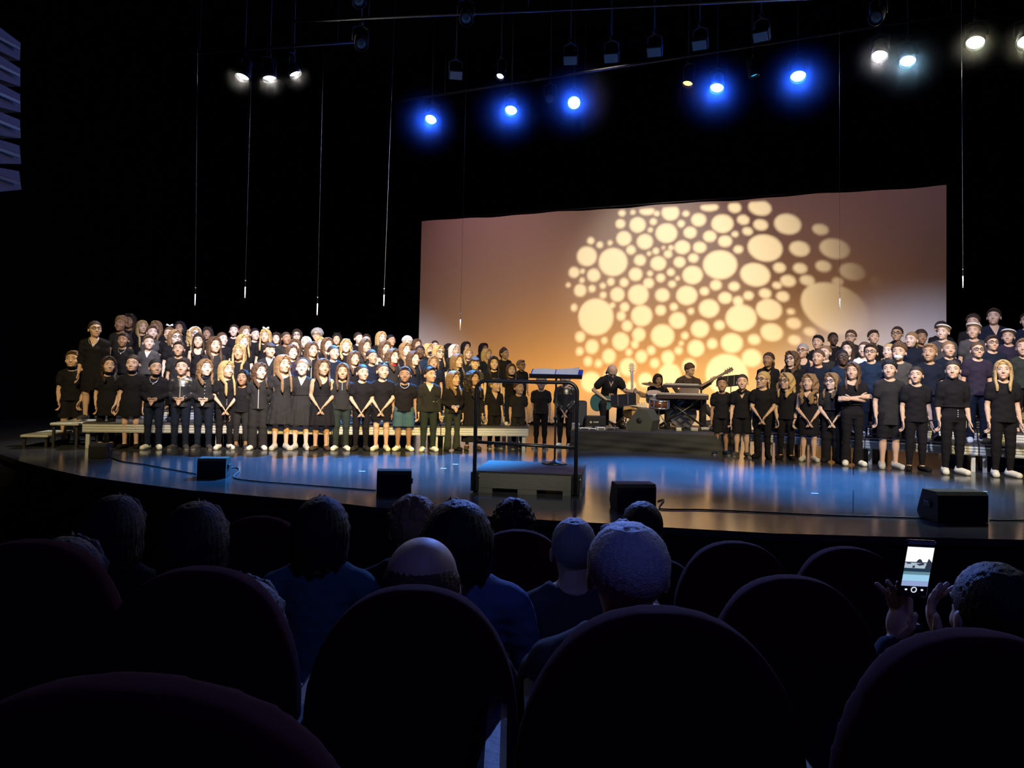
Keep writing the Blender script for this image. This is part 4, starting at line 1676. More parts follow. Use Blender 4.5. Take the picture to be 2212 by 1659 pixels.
def lantern(px, py, d, aim, colr, on, label, r=.115, power=0, haze=None, glow=0, bc=None, hcol=None, body=.32, ang=36, es=40, group='lamps hanging above the stage', kind='lamp'):
    c = at_y(px, py, d)
    f = (Vector(aim) - c).normalized()
    e = empty('stage_light', c, 0, label, 'stage light', group)
    Mx = rot_to(f)
    t = MB()
    if kind == 'flood':
        t.prism([(-.13, -.09), (.13, -.09), (.13, .09), (-.13, .09)], .14, Mx @ Matrix.Translation((0, 0, -.15)))
    else:
        t.lathe([(r * .45, -body), (r * .8, -body * .9), (r * .85, -body * .45), (r * 1.02, -.12), (r * 1.12, -.02), (r * 1.16, .05), (r * 1.06, .05), (r * 1.02, -.012)], 24, Mx)
    t.build('housing', BLK, e)
    t = MB()
    if kind == 'flood':
        t.prism([(-.115, -.075), (.115, -.075), (.115, .075), (-.115, .075)], .012, Mx @ Matrix.Translation((0, 0, -.004)))
    else:
        t.lathe([(.0, .018), (r * .6, .014), (r, .0), (r, -.01)], 24, Mx)
    if on:
        t.build('lens', mat('lens_on_' + '_'.join(str(round(v, 2)) for v in colr) + str(es), (.0, .0, .0), .4, emit=colr, es=es), e)
    else:
        t.build('lens', mat('lens_off', (.25, .25, .30), .15, spec=.9), e)
    t = MB()
    side = f.cross(Vector((0, 0, 1))).normalized()
    o = -f * .12
    t.tube([o - side * r * 1.25, o - side * r * 1.25 + Vector((0, 0, .22)), Vector((0, 0, .30)) + o * .5, o + side * r * 1.25 + Vector((0, 0, .22)), o + side * r * 1.25], .013, 6)
    t.build('yoke', BLK, e)
    t = MB()
    t.box(tuple(Vector((0, 0, .335)) + o * .5), (.06, .06, .07), bev=.01)
    t.cyl(Vector((0, 0, .33)) + o * .5, Vector((0, 0, ZC - c.z)) + o * .5, .014)
    t.build('clamp', BLK, e)
    if power:
        bcol = bc or colr
        spot('beam', c + f * ((haze[0] + .05) if haze else .08), aim, power, bcol, ang, 1.0, .06)
    if haze:
        rad, dens, hc = haze
        fl_ = Vector((f.x, f.y, f.z * .4))
        spot('lamp_glow', c + f * .06, c + fl_, glow or 70, hcol or colr, 165, .5, .05)
        t = MB()
        t.ball((0, 0, 0), rad, 32)
        m = None
        if m is None:
            m = bpy.data.materials.new('haze')
            m.use_nodes = True
            nt = m.node_tree
            nt.nodes.remove(nt.nodes['Principled BSDF'])
            v = nt.nodes.new('ShaderNodeVolumeScatter')
            v.inputs['Color'].default_value = (1, 1, 1, 1)
            v.inputs['Anisotropy'].default_value = .45
            N_ = nt.nodes.new
            g = N_('ShaderNodeTexCoord')
            ln = N_('ShaderNodeVectorMath')
            ln.operation = 'LENGTH'
            nt.links.new(g.outputs['Object'], ln.inputs[0])
            mr = N_('ShaderNodeMapRange')
            mr.inputs[1].default_value, mr.inputs[2].default_value, mr.inputs[3].default_value, mr.inputs[4].default_value = 0, rad, 1, 0
            nt.links.new(ln.outputs['Value'], mr.inputs[0])
            pw = N_('ShaderNodeMath')
            pw.operation = 'POWER'
            pw.inputs[1].default_value = 3.0
            nt.links.new(mr.outputs[0], pw.inputs[0])
            ml = N_('ShaderNodeMath')
            ml.operation = 'MULTIPLY'
            ml.inputs[1].default_value = dens
            nt.links.new(pw.outputs[0], ml.inputs[0])
            nt.links.new(ml.outputs[0], v.inputs['Density'])
            nt.links.new(v.outputs[0], nt.nodes['Material Output'].inputs['Volume'])
        o_ = t.build('haze', m)
        o_.location = c + f * .06
        tag(o_, kind='stuff', label='faint stage haze glowing around ' + label.split(',')[0].replace('stage lamp', 'a lamp'), cat='haze', group='haze around the lamps')
    return e


BLUE = (0.07, 0.26, 1.0)
DEEP = (0.012, 0.085, 1.0)
WHT = (1.0, 0.97, 0.88)
HB = (1.0, .40)
fl = lambda x, y: Vector((x, y, 0))
lantern(931, 257, 15.9, fl(-3.0, 10.5), BLUE, 1, 'blue stage lamp shining, leftmost and lowest of the blue ones', power=23000, ang=32, bc=(.04, .33, 1.0), haze=HB + (0,), hcol=DEEP, glow=150)
lantern(1104, 237, 15.2, fl(-1.0, 10.4), BLUE, 1, 'blue stage lamp shining, second blue one from the left', power=23000, ang=32, bc=(.04, .33, 1.0), haze=HB + (0,), hcol=DEEP, glow=150)
lantern(1240, 222, 14.8, fl(.7, 2.2), BLUE, 1, 'blue stage lamp shining, directly above the music stand', power=5000, ang=17, bc=(.16, .30, 1.0), haze=HB + (0,), hcol=DEEP, glow=150)
lantern(1549, 188, 13.8, fl(1.9, 10.4), BLUE, 1, 'blue stage lamp shining beside the small orange one', power=23000, ang=32, bc=(.04, .33, 1.0), haze=HB + (0,), hcol=DEEP, glow=150)
lantern(1724, 163, 13.4, fl(4.0, 9.5), BLUE, 1, 'blue stage lamp shining largest, above the right part of the screen', r=.125, power=23000, ang=32, bc=(.04, .33, 1.0), haze=HB + (0,), hcol=DEEP, glow=150)
lantern(1900, 118, 12.5, fl(4.0, 9.5), WHT, 1, 'white stage lamp shining, left of a close blue-white neighbour', power=500, haze=(.6, .13, 0), es=25)
lantern(1961, 130, 12.5, fl(4.5, 9.0), (.38, .72, 1.0), 1, 'pale blue stage lamp shining between two white ones at right', power=1200, haze=(.8, .16, 0), es=30)
lantern(2107, 90, 11.9, fl(4.6, 8.5), (1.0, .98, .70), 1, 'yellowish white stage lamp shining, rightmost in full view', r=.125, power=500, haze=(.6, .13, 0), es=25)
lantern(2219, 88, 11.3, fl(5.6, 8.0), (1.0, .98, .60), 1, 'yellowish lamp glowing just past the right picture edge', r=.125, power=300, haze=(.5, .13, 0), es=25)
lantern(525, 163, 13.7, (-6.2, 12.2, .6), WHT, 1, 'white stage lamp shining, left one of three', power=1300, haze=(.42, .12, 0), es=25, ang=34)
lantern(582, 166, 13.7, (-3.6, 13.0, .6), WHT, 1, 'white stage lamp shining, middle one of three', power=1300, haze=(.42, .12, 0), es=25, ang=36)
lantern(636, 157, 13.7, (-1.2, 13.4, .6), WHT, 1, 'white stage lamp shining, right one of three', r=.10, power=1300, haze=(.35, .12, 0), es=25, ang=36)
lantern(1486, 178, 14.0, fl(1.5, 12), (1.0, .50, .10), 1, 'small orange stage lamp glowing beside a blue one', es=5, r=.09)
lantern(1628, 160, 13.7, fl(6, 13), (.02, .50, .75), 1, 'small cyan stage lamp glowing between two blue ones', es=1.2, r=.085)
lantern(1081, 163, 14.5, fl(-2, 10), (1, 1, 1), 1, 'small white stage lamp seen edge on above a blue one', es=3.5, r=.07)
for px, py, d, lb, kd in ((985, 163, 14.5, 'unlit dark flood lamp left of the small white lamp', 'flood'), (1232, 131, 13.5, 'unlit dark flood lamp above the third blue lamp', 'flood'),
                          (1320, 126, 13.2, 'unlit dark flood lamp, leftmost of a row of square ones', 'flood'), (1413, 113, 13.0, 'unlit flood lamp with bright face above the orange lamp', 'flood'),
                          (1511, 98, 12.8, 'unlit square flood lamp above the fourth blue lamp', 'flood'), (1643, 80, 12.5, 'unlit bluish flood lamp above the cyan lamp', 'flood'),
                          (780, 95, 12.6, 'unlit round lamp with faint violet lens, high between the lamp groups', 'lamp'), (1007, 40, 12.2, 'unlit lamp with two bluish glints near the top edge', 'lamp'),
                          (1188, 214, 15.0, 'unlit lamp beside the third blue lamp', 'lamp'), (1893, 38, 11.8, 'unlit slim lamp above the right white lamp', 'lamp'), (775, 2, 12.0, 'unlit lamp with white glint at the top edge', 'lamp')):
    lantern(px, py, d, (0, 6, 0), (0, 0, 0), 0, lb, kind=kd, r=.10)


def bar(pxa, pya, da, pxb, pyb, db, label, ext=1.2):
    a, b = at_y(pxa, pya, da), at_y(pxb, pyb, db)
    D = (b - a).normalized()
    a, b = a - D * ext, b + D * ext
    r = empty('lighting_bar', a, 0, label, 'lighting bar', 'lighting bars')
    t = MB()
    t.cyl((0, 0, 0), b - a, .024)
    t.build('pipe', BLK, r)
    n = 4
    for i in range(n):
        p = (b - a) * (i + .5) / n
        t = MB()
        t.cyl(p, p + Vector((0, 0, ZC - (a + p).z)), .004, 6)
        t.build('suspension_cable', STEEL, r)


bar(931, 208, 15.9, 2107, 24, 11.9, 'long black lighting bar carrying the blue lamps over the stage')
bar(525, 108, 13.7, 636, 100, 13.7, 'short lighting bar carrying the three white lamps')
bar(780, 40, 12.6, 1893, -10, 11.8, 'lighting bar near the top edge holding the unlit lamps')

# line array at the left edge
for i in range(6):
    y0 = 66 + i * 59
    c = at_y(-26, y0 + 28, 5.6)
    r = empty('line_array_speaker', c, math.radians(-8), ['topmost', 'second highest', 'third highest', 'third lowest', 'second lowest', 'lowest'][i] + ' black speaker box of the curved column at the left edge', 'loudspeaker', 'hanging speaker column at the left edge')
    t = MB()
    t._add([(x * (1 if y < 0 else .8), y, z * (1 if y < 0 else .72)) for x in (-.16, .16) for y in (-.16, .16) for z in (-.094, .094)], [(0, 1, 3, 2), (4, 6, 7, 5), (0, 4, 5, 1), (2, 3, 7, 6), (0, 2, 6, 4), (1, 5, 7, 3)], Matrix.Rotation(math.radians(i * 2.5), 4, 'X'))
    t.build('cabinet', mat('array_grey', (.10, .10, .13), .6, bump=.3, bscale=60), r)
    t = MB()
    t.box((.165, .0, 0), (.012, .22, .03), bev=.004)
    t.build('rigging_plate', STEEL, r)
spot('array_blue', (-.2, 3.0, 6.5), at_y(-20, 280, 5.6), 150, (.16, .22, 1.0), 22, .9, .1)

# ------------------------------------------------------------------ the choir
# px of head centre | px of hair top | feet px (row 1) or row | facing, deg | head turn | pose | top | bottom | hair | skin | extras | shoes | look
ROW1 = '''
154|755|960|14|0|thigh|tee:blk|shorts:blk|short:brn|fair|maskdown|flat:blk|boy in loose black t-shirt and dark shorts, leftmost of the front row
231|768|966|12|25|thigh|teedress:blk|slim:blk|wavy:dkb|fair|maskdown|flat:blk|girl with wavy brown hair in black tunic and ripped leggings, front row left end
284|764|969|10|0|down|teedress:blk|-|tied:dkb|fair|maskdown|flat:blk|girl in short-sleeved black minidress with bare legs and lowered mask, front row
333|773|971|12|25|waist|long:blk|reg:jean|tied:blk|olv|maskdown,pendant|sneaker:wht|girl with dark tied hair, pendant, navy jeans and white sneakers, hands folded
391|772|971|12|0|waist|jacket:chr*|reg:jean|short:dkb|fair|zip|sneaker:gry|boy in shiny black leather jacket with zip, hands folded, dark blue jeans
441|774|971|14|25|waist|long:chr|reg:jean|wavy:ltb|pale|buttons,scarf=nvy|sneaker:gry|girl with wavy light brown hair and dark shirt with white buttons down the front
487|778|971|22|30|clasp|tee:blk|slim:blk|xlong:bld|fair|studs|sneaker:wht|girl with very long blond hair turned right, hands clasped over black trousers
522|797|971|6|0|down|tee:blk|crop:chr|bob:blk|tan|-|sneaker:gry|smallest girl in front row, black bob, t-shirt and cropped dark trousers
559|782|972|14|30|back|jacket:chr|wide:chr|wavy:brn|pale|zip|sneaker:wht|girl in open black zip jacket and wide ripped trousers looking up right
609|765|972|18|30|back|offdress:chr|-|xlong:ltb|fair|-|sneaker:lgr|tall girl with long light brown hair in pleated off-shoulder black dress
652|773|972|8|0|down|shirtdress:chr|-|tied:ltb|pale|headband=gry,belt|sneaker:lgr|girl in long-sleeved dark shirt dress with belt and hanging hands, bare shins
696|773|973|8|25|clasp|tankdress:blk|-|long:brn|olv|belt|flat:brn|girl in sleeveless black belted dress with strappy sandals, hands clasped
739|783|973|12|0|down|long:chr|reg:grn|long:brn|olv|zipshort|sneaker:wht|girl with long hair, half-zip dark sweatshirt and grey-green trousers, arms down
782|785|974|10|25|clasp|tee:blk|slim:blk|tied:dkb|fair|-|boot:chr|girl with dark tied hair, black t-shirt, leggings and dark ankle boots
826|781|974|4|25|clasp|teedress:blk|-|tied:brn|fair|sunglasses|sneaker:wht|girl with sunglasses on her hair, black t-shirt minidress and white sneakers
874|790|974|8|0|down|tee:blk|shorts:lje|short:dkb|tan|chain|sneaker:wht|boy with silver neck chain, black t-shirt and blue denim shorts
928|790|975|14|30|down|vee:chr|reg:grn|short:dkb|fair|under,headband=blk|sneaker:wht|girl in v-neck charcoal cardigan over white shirt with slim dark trousers
980|800|974|20|30|waist|long:blk|flare:oli|long:ltb|fair|-|flat:blk|girl with long straight hair, dark sweater and flared olive trousers, turned right
1022|799|972|14|30|down|long:blk|midi:blk|curly:dkb|olv|-|flat:brn|girl with dark curly hair in black blouse and long black skirt behind railing
1069|815|969|24|30|down|polo:blk|reg:blk|crop:ltb|fair|capband=gry|sneaker:gry|boy in black polo and trousers turned right, behind the podium railing
1121|821|970|12|25|down|tee:chr|crop:chr|short:brn|fair|-|sneaker:chr|boy in dark t-shirt and ripped grey jeans behind the podium railing
1170|808|968|-4|0|down|tee:chr|slim:blk|short:gry|fair|-|sneaker:lgr|grey-haired person in shiny black top standing behind the music stand, legs apart
1222|799|967|-6|0|clasp|long:chr*|slim:blk|short:blk|fair|-|sneaker:wht|person in glossy black shirt half hidden behind the music stand at right
1562|812|983|-14|0|down|tee:blk|shorts:blk|short:dkb|tan|-|sneaker:blu|small boy in black t-shirt and shorts with blue sneakers beside band
1606|806|987|-18|0|down|polo:blk|shorts:blk|crop:dkb|fair|collar|sneaker:gry|boy in black polo and knee shorts with cropped hair, second beside band
1651|800|991|-22|-30|clasp|tee:blk|reg:blk|tied:bld|fair|glasses|flat:blk|blond tied-haired girl with glasses, black t-shirt and trousers, hands clasped
1702|804|993|-22|-30|thigh|polo:blk|slim:blk|wavy:bld|fair|glasses,collar,watch|flat:blk|girl with wavy blond hair, glasses and black polo turned left
1751|806|997|-16|-25|clasp|tank:blk|skirt:blk|curly:ltb|fair|-|sneaker:lgr|girl with big curly blond hair in black camisole and skirt, pale sneakers
1801|804|1000|-22|-30|clasp|crop:chr|wide:blk|wavy:ltb|pale|glasses|flat:blk|girl with wavy fair hair, glasses, tight dark t-shirt and wide trousers
1846|781|1006|-8|-25|cross|wide:blk|flare:blk|long:brn|fair|-|sneaker:wht|girl with long brown hair, arms crossed, wearing flared black trousers
1926|776|1013|-8|-25|down|teelong:chr|shorts:blk|tousled:blk|fair|-|sneaker:lgr|tall boy with thick dark hair, long charcoal t-shirt and dark shorts
1984|789|1018|-10|-25|down|tee:blk|slim:blk|tied:dkb|fair|watch|flat:blk|girl with pulled-back dark hair, black t-shirt, leggings and black shoes
2064|776|1025|-8|-25|down|turtle:blk|slim:blk|pony:dkb|fair|studs|sneaker:wht|girl with ponytail in black turtleneck and buttoned high-waist jeans
2173|776|1031|-10|-20|down|tee:blk|slim:blk|long:bld|fair|-|sneaker:wht|girl with shoulder-length blond hair, lace-hem black t-shirt, white sneakers, rightmost front
'''
LEFT = '''
206|691|2|18|25|down|three:blk|skirt:blk|tied:dkb|fair|glasses,pendant|tall woman with glasses and pendant
267|717|3|10|0|down|tee:blk|reg:blk|short:dkb|tan|pendant|boy with dark hair and silver pendant
262|681|4|0|0|down|tee:chr|reg:blk|tousled:ltb|tan|-|curly-haired man in dark t-shirt
281|677|5|8|0|down|tee:blk|reg:blk|long:dkb|tan|sunglasses|person with sunglasses pushed up
308|691|5|16|25|down|tee:blk|reg:blk|xlong:bld|fair|-|girl with very long blond hair
338|692|5|4|0|down|tee:blk|reg:blk|long:ltb|tan|-|person with long brown hair
329|701|4|14|25|down|vee:gry|reg:blk|short:brn|pale|under|short-haired woman in grey cardigan
322|722|3|8|25|down|vee:gry|reg:blk|short:brn|pale|under|woman in grey cardigan over white shirt
387|735|2|14|0|down|tee:chr|reg:blk|short:dkb|olv|-|boy with dark fringe and grey t-shirt
379|711|3|20|25|down|tee:blk|reg:blk|bob:ltb|pale|glasses|woman with fair bob and glasses
366|704|4|6|0|down|tee:blk|reg:blk|tied:brn|fair|bow|girl with white bow in hair
389|693|5|8|0|down|tee:blk|reg:blk|bob:blk|tan|-|person with short black bob
421|705|4|18|25|down|tee:blk|reg:blk|curly:bld|pale|flowers,glasses|girl with white flower band and glasses
430|719|3|14|0|down|tank:blk|reg:blk|long:dkb|fair|-|woman with dark hair, sleeveless top
449|706|5|6|0|down|tee:chr|reg:blk|long:dkb|tan|ears|girl with long dark hair and ears headband
464|726|2|16|25|down|tee:chr|reg:blk|long:brn|fair|zipshort|girl with long brown hair looking up
481|716|4|18|30|down|tee:blk|reg:blk|tied:brn|pale|-|person with tied brown hair, dark t-shirt
506|699|5|12|0|down|tee:blk|reg:blk|tied:dkb|pale|-|tall pale person with hair tied back
530|703|5|14|25|down|tee:blk|reg:blk|long:ltb|pale|sunglasses|girl with long wavy hair and sunglasses
551|707|5|16|25|down|tee:blk|reg:blk|tied:blk|pale|-|pale girl with black tied hair
525|721|3|18|25|down|tee:blk|reg:blk|long:bld|pale|-|pale girl with light blond hair
517|743|2|8|0|down|tee:blk|reg:blk|xlong:bld|olv|-|girl with long loose golden hair
574|710|4|4|0|down|tee:blk|reg:blk|long:bld|fair|bow|blond girl with big white hair bow
583|738|2|16|25|down|veetee:chr|reg:blk|fringe:dkb|fair|under|boy with dark fringe and v-neck shirt
598|717|5|6|0|down|tee:chr|reg:blk|long:dkb|pale|-|girl with dark hair in cold light
619|715|4|12|25|down|tee:chr|reg:blk|crop:dkb|tan|-|boy with close-cropped dark hair
642|710|5|10|0|down|tee:blk|reg:blk|wavy:dkb|pale|glasses|person with wavy dark hair and glasses
638|731|3|8|0|down|tee:blk|reg:blk|long:brn|pale|-|pale-faced girl with long brown hair
631|743|2|16|25|down|tee:prp|reg:blk|long:brn|pale|-|girl with long hair, purplish top
685|708|5|0|0|down|tee:blk|reg:blk|fluffy:gry|fair|glasses|person with fluffy pale hair and glasses
662|726|4|6|0|down|tee:blk|reg:blk|long:wht|pale|-|woman with whitish blond hair
674|737|2|16|25|down|tee:blk|reg:blk|long:brn|fair|zip|girl with half-long brown hair, zip top
693|727|4|10|0|down|tee:chr|reg:blk|wavy:bld|pale|-|blond girl with hair beside face
708|728|3|12|25|down|tee:blk|reg:blk|long:brn|pale|-|pale girl with straight brown hair
728|719|5|8|0|down|tee:blk|reg:blk|bob:blk|fair|ears|girl with cat ears headband
721|744|2|16|25|down|tee:nvy|reg:blk|tied:dkb|fair|-|girl with dark tied hair, round neckline
748|731|3|14|0|down|tee:blk|reg:blk|wavy:bld|pale|sunglasses|fair wavy-haired girl with sunglasses up
775|716|5|16|25|down|tee:blk|reg:blk|tied:dkb|pale|-|girl with dark hair pulled back
792|720|5|10|0|down|tee:blk|reg:blk|short:dkb|pale|-|person with short dark hair
790|731|3|16|25|down|tee:chr|reg:blk|long:brn|fair|-|girl with brown hair, charcoal top
765|757|2|12|25|down|tee:blk|reg:blk|long:brn|fair|zipshort|girl with long centre-parted brown hair
804|753|2|14|25|down|tee:nvy|reg:blk|tied:dkb|olv|-|girl with hair tied, navy t-shirt
824|715|5|12|25|down|tee:blk|reg:blk|long:bld|pale|-|tall blond girl in black
832|736|3|14|25|down|strapless:blk|reg:blk|long:brn|fair|-|girl in black strapless top
845|721|5|16|25|down|tee:blk|reg:blk|tied:blk|olv|-|person with dark hair, chin raised
849|752|2|18|30|down|long:chr|reg:blk|wavy:brn|pale|scarf=red|wavy-haired girl with red collar
880|725|5|6|0|down|tee:blk|reg:blk|fluffy:wht|pale|headband|person with short whitish hair
876|739|3|16|25|down|tee:blk|reg:blk|xlong:ltb|pale|-|girl with long straight fair-brown hair
901|731|5|10|25|down|tee:blk|reg:blk|long:brn|fair|-|brown-haired girl before the screen edge
908|744|3|12|0|down|tee:blu|reg:blk|crop:blk|dark|-|dark-skinned boy in blue t-shirt
894|757|2|18|30|down|long:nvy|reg:blk|long:brn|pale|collar=nvy|girl in navy zipped hoodie
925|741|4|20|30|down|tee:blk|reg:blk|bob:bld|fair|maskon=chr|blond girl with dark face mask
940|734|5|14|0|down|tee:blk|reg:blk|tied:dkb|pale|-|girl with brown hair and high forehead
948|745|3|14|25|down|tee:nvy|reg:blk|long:bld|pale|glasses|blond girl with glasses
937|767|2|8|0|down|tee:nvy|reg:blk|bob:ltb|olv|-|girl with fringe and navy t-shirt
970|741|5|14|25|down|tee:blk|reg:blk|curly:blk|tan|-|girl with black curly hair
982|743|4|16|25|down|tee:chr|reg:blk|long:wht|pale|-|girl with bright whitish hair
988|763|2|18|30|down|polo:nvy|reg:blk|long:ltb|pale|collar=nvy|girl in navy polo turned right
1007|737|5|16|25|down|tee:blk|reg:blk|long:blk|fair|-|girl with long black hair
1012|751|4|12|0|down|tee:chr|reg:blk|wavy:bld|pale|-|girl with loose wavy blond hair
1026|769|2|12|0|down|veetee:gry|reg:blk|fringe:brn|pale|-|boy in grey v-neck shirt
1045|740|5|16|25|down|tee:blk|reg:blk|xlong:blk|tan|-|girl with very long black hair
1052|752|4|18|30|down|tee:nvy|reg:blk|long:bld|pale|-|blond smiling girl in dark blue
1067|768|2|10|0|down|tee:nvy|reg:blk|long:dkb|pale|-|pale girl with long dark hair and navy top
1090|750|4|18|30|down|tee:chr|reg:blk|tied:brn|pale|headband=gry|girl with headband, rightmost of her row
1105|784|2|12|0|down|tee:blk|reg:blk|long:brn|pale|maskdown|girl with long hair at the riser end
1126|776|3|14|25|down|tee:chr|reg:blk|short:ltb|fair|glasses,collar|boy with glasses at the right end
'''
RIGHT = '''
1660|759|2|-16|-25|down|polo:blk|reg:blk|pony:dkb|tan|collar|woman with dark ponytail, black polo
1711|757|2|-22|-30|down|long:blk|reg:blk|wavy:brn|pale|glasses|girl with glasses and brown hair
1734|740|3|-14|-25|down|tank:nvy|reg:blk|crop:gry|fair|glasses|person with short grey hair and glasses
1767|722|4|-14|-25|down|tee:blk|reg:blk|short:blk|fair|-|dark-haired boy with light on forehead
1800|716|5|-6|0|down|tee:blk|reg:blk|crop:blk|dark|-|dark-skinned man in black
1768|753|2|-18|-25|down|tee:nvy|reg:blk|crop:brn|fair|-|boy with cropped hair, blue t-shirt
1783|744|3|-18|-30|down|tee:chr|reg:blk|crop:ltb|pale|-|fair boy with visible ear
1838|711|5|-12|-25|down|tee:chr|reg:blk|short:brn|fair|glasses|man with glasses and brown hair
1820|753|2|-8|0|down|tee:blu|reg:blk|crop:blk|dark|glasses|dark-skinned boy with glasses, blue t-shirt
1832|736|3|-16|-25|down|tee:nvy|reg:blk|long:dkb|pale|-|pale girl with long dark hair
1881|740|2|-8|-25|down|tee:blu|reg:blk|short:dkb|fair|glasses|boy with glasses in blue t-shirt
1867|736|3|-16|-25|down|tee:wht|reg:blk|crop:brn|pale|-|boy in white t-shirt, half hidden
1887|711|5|-8|0|down|tee:blk|reg:blk|short:dkb|fair|-|man with dark hair in black shirt
1920|740|3|-18|-30|down|tee:chr|reg:blk|crop:bld|pale|-|very pale fair-haired boy
1942|739|2|-12|-25|down|tee:gry|reg:blk|tousled:brn|fair|maskon|person with pale face mask, grey t-shirt
1938|703|5|-14|-25|down|polo:blk|reg:blk|crop:dkb|olv|glasses,collar|man with glasses and dark collar
1969|715|4|-22|-30|down|turtle:nvy|reg:blk|tied:ltb|pale|-|pale profile girl in navy turtleneck
1990|711|5|-12|0|down|tee:chr|reg:blk|tousled:dkb|tan|-|person with curly dark hair
2008|740|2|-16|-25|down|tee:nvy|reg:blk|short:ltb|olv|-|boy with fair fringe, navy t-shirt
2037|699|4|-18|-30|down|tee:gry|reg:blk|short:ltb|pale|capband|boy with bright band of light hair
2033|692|5|-10|0|down|tee:blk|reg:blk|short:dkb|fair|-|half-hidden dark-haired person by screen edge
2049|734|3|-12|0|down|tee:nvy|reg:blk|crop:ltb|fair|-|fair boy in dark blue t-shirt
2102|677|5|-14|-25|down|tee:blk|reg:blk|tousled:dkb|fair|-|dark curly-haired tall boy
2103|696|4|-16|-25|down|tee:gry|reg:blk|short:ltb|fair|capband|boy with pale hair top, grey t-shirt
2147|664|5|-14|-25|down|veetee:nvy|reg:blk|short:dkb|fair|-|tallest young man, v-neck shirt
2111|736|2|-14|0|down|tee:prp|reg:blk|crop:brn|fair|glasses|boy with glasses, purple t-shirt
2143|722|3|-12|0|down|tee:nvy|reg:blk|short:dkb|fair|glasses|taller boy with glasses, navy t-shirt
2178|709|4|-14|-25|down|tee:prp|reg:blk|short:brn|fair|capband|boy with pale hair top, dark t-shirt
2211|729|3|-14|-25|down|tee:oli|reg:blk|short:ltb|fair|-|person in olive t-shirt at picture edge
2219|673|5|-14|-25|down|tee:nvy|reg:blk|short:dkb|fair|-|young man cut by right picture edge
'''


def rz_of(x, f):
    return math.radians(f)


NUM = ['', 'first', 'second', 'third', 'fourth', 'fifth', 'sixth', 'seventh', 'eighth', 'ninth', 'tenth', 'eleventh', 'twelfth', 'thirteenth', 'fourteenth', 'fifteenth', 'sixteenth', 'seventeenth', 'eighteenth', 'nineteenth', 'twentieth', 'twenty-first', 'twenty-second', 'twenty-third', 'twenty-fourth']
RN_ = {2: 'second', 3: 'third', 4: 'fourth', 5: 'back'}
HEIGHTS = []
for ln in ROW1.strip().split('\n'):
    x, top, feet, f, yw, pose, tp, bt, hr, sk, ac, sh, look = ln.split('|')
    x, top, feet = float(x), float(top), float(feet)
    g = at_z(x - .021 * (feet - top), feet)
    hd = at_y(x, top, g.y)
    wide = {'154': 1.08, '874': 1.12}.get(ln.split('|')[0], 1.0)
    figure((hd.x, g.y + .06, 0), hd.z - .012, rz_of(x, float(f)), pose, tp, bt, hr, sk, ac, sh, float(yw), label=look, group='choir members standing in the front row', wide=wide,
           botpose='down')
    HEIGHTS.append(round(hd.z, 2))
for data, A, D, Nn, side in ((LEFT, LA, LDIR, LN, 'left'), (RIGHT, RA, RDIR, RN, 'right')):
    rows = [l.split('|') for l in data.strip().split('\n')]
    for r_ in (2, 3, 4, 5):
        mem = sorted([q for q in rows if int(q[2]) == r_], key=lambda q: float(q[0]))
        for i, q in enumerate(mem):
            x, top, row, f, yw, pose, tp, bt, hr, sk, ac, look = q
            x, top = float(x), float(top)
            h0 = line_hit(x, top, A, D, Nn, ROWD[r_])
            z0 = ROWZ[r_]
            figure((h0.x, h0.y, z0), h0.z - z0 - .012, rz_of(x, float(f)), pose, tp, ('reg:jean' if i % 2 else 'reg:nvy') if r_ == 2 and bt == 'reg:blk' else bt, hr, sk, ac, 'sneaker:' + ('wht' if i % 3 else 'gry') if r_ == 2 else '-', float(yw),  # second-row bluish trousers and white shoes stand in for blue light between legs
                   label=f'{look}, {NUM[i + 1]} from left, {RN_[r_]} row, {side} choir', group=f'{side} choir, {RN_[r_]} row')
            HEIGHTS.append(round(h0.z - z0, 2))

# ------------------------------------------------------------------ the band
WOOD = mat('guitar_spruce', (.55, .27, .05), .3, coat=.5, var=.1, vscale=10)
NECK = mat('guitar_neck', (.12, .06, .03), .45)
PALE = mat('maple_neck', (.55, .42, .26), .4)
BRASS = mat('cymbal_bronze', (.32, .20, .07), .35, .85)


def bpos(px, d, z=BH):
    p = at_y(px, 900, d)
    return Vector((p.x, d, z))


def guitar_outline(L, w1, w2, waist):
    out = []
    n = 40
    for i in range(n):
        a = 2 * PI * i / n
        y = -math.cos(a) * L / 2
        t = (y / L + .5)
        w = w1 * (1 - t) + w2 * t
        w -= waist * math.exp(-((t - .62) / .14) ** 2)
        x = math.sin(a) ** 1 * w / 2 * (1.0 + .25 * abs(math.cos(a)))
        out.append((x, y))
    return out


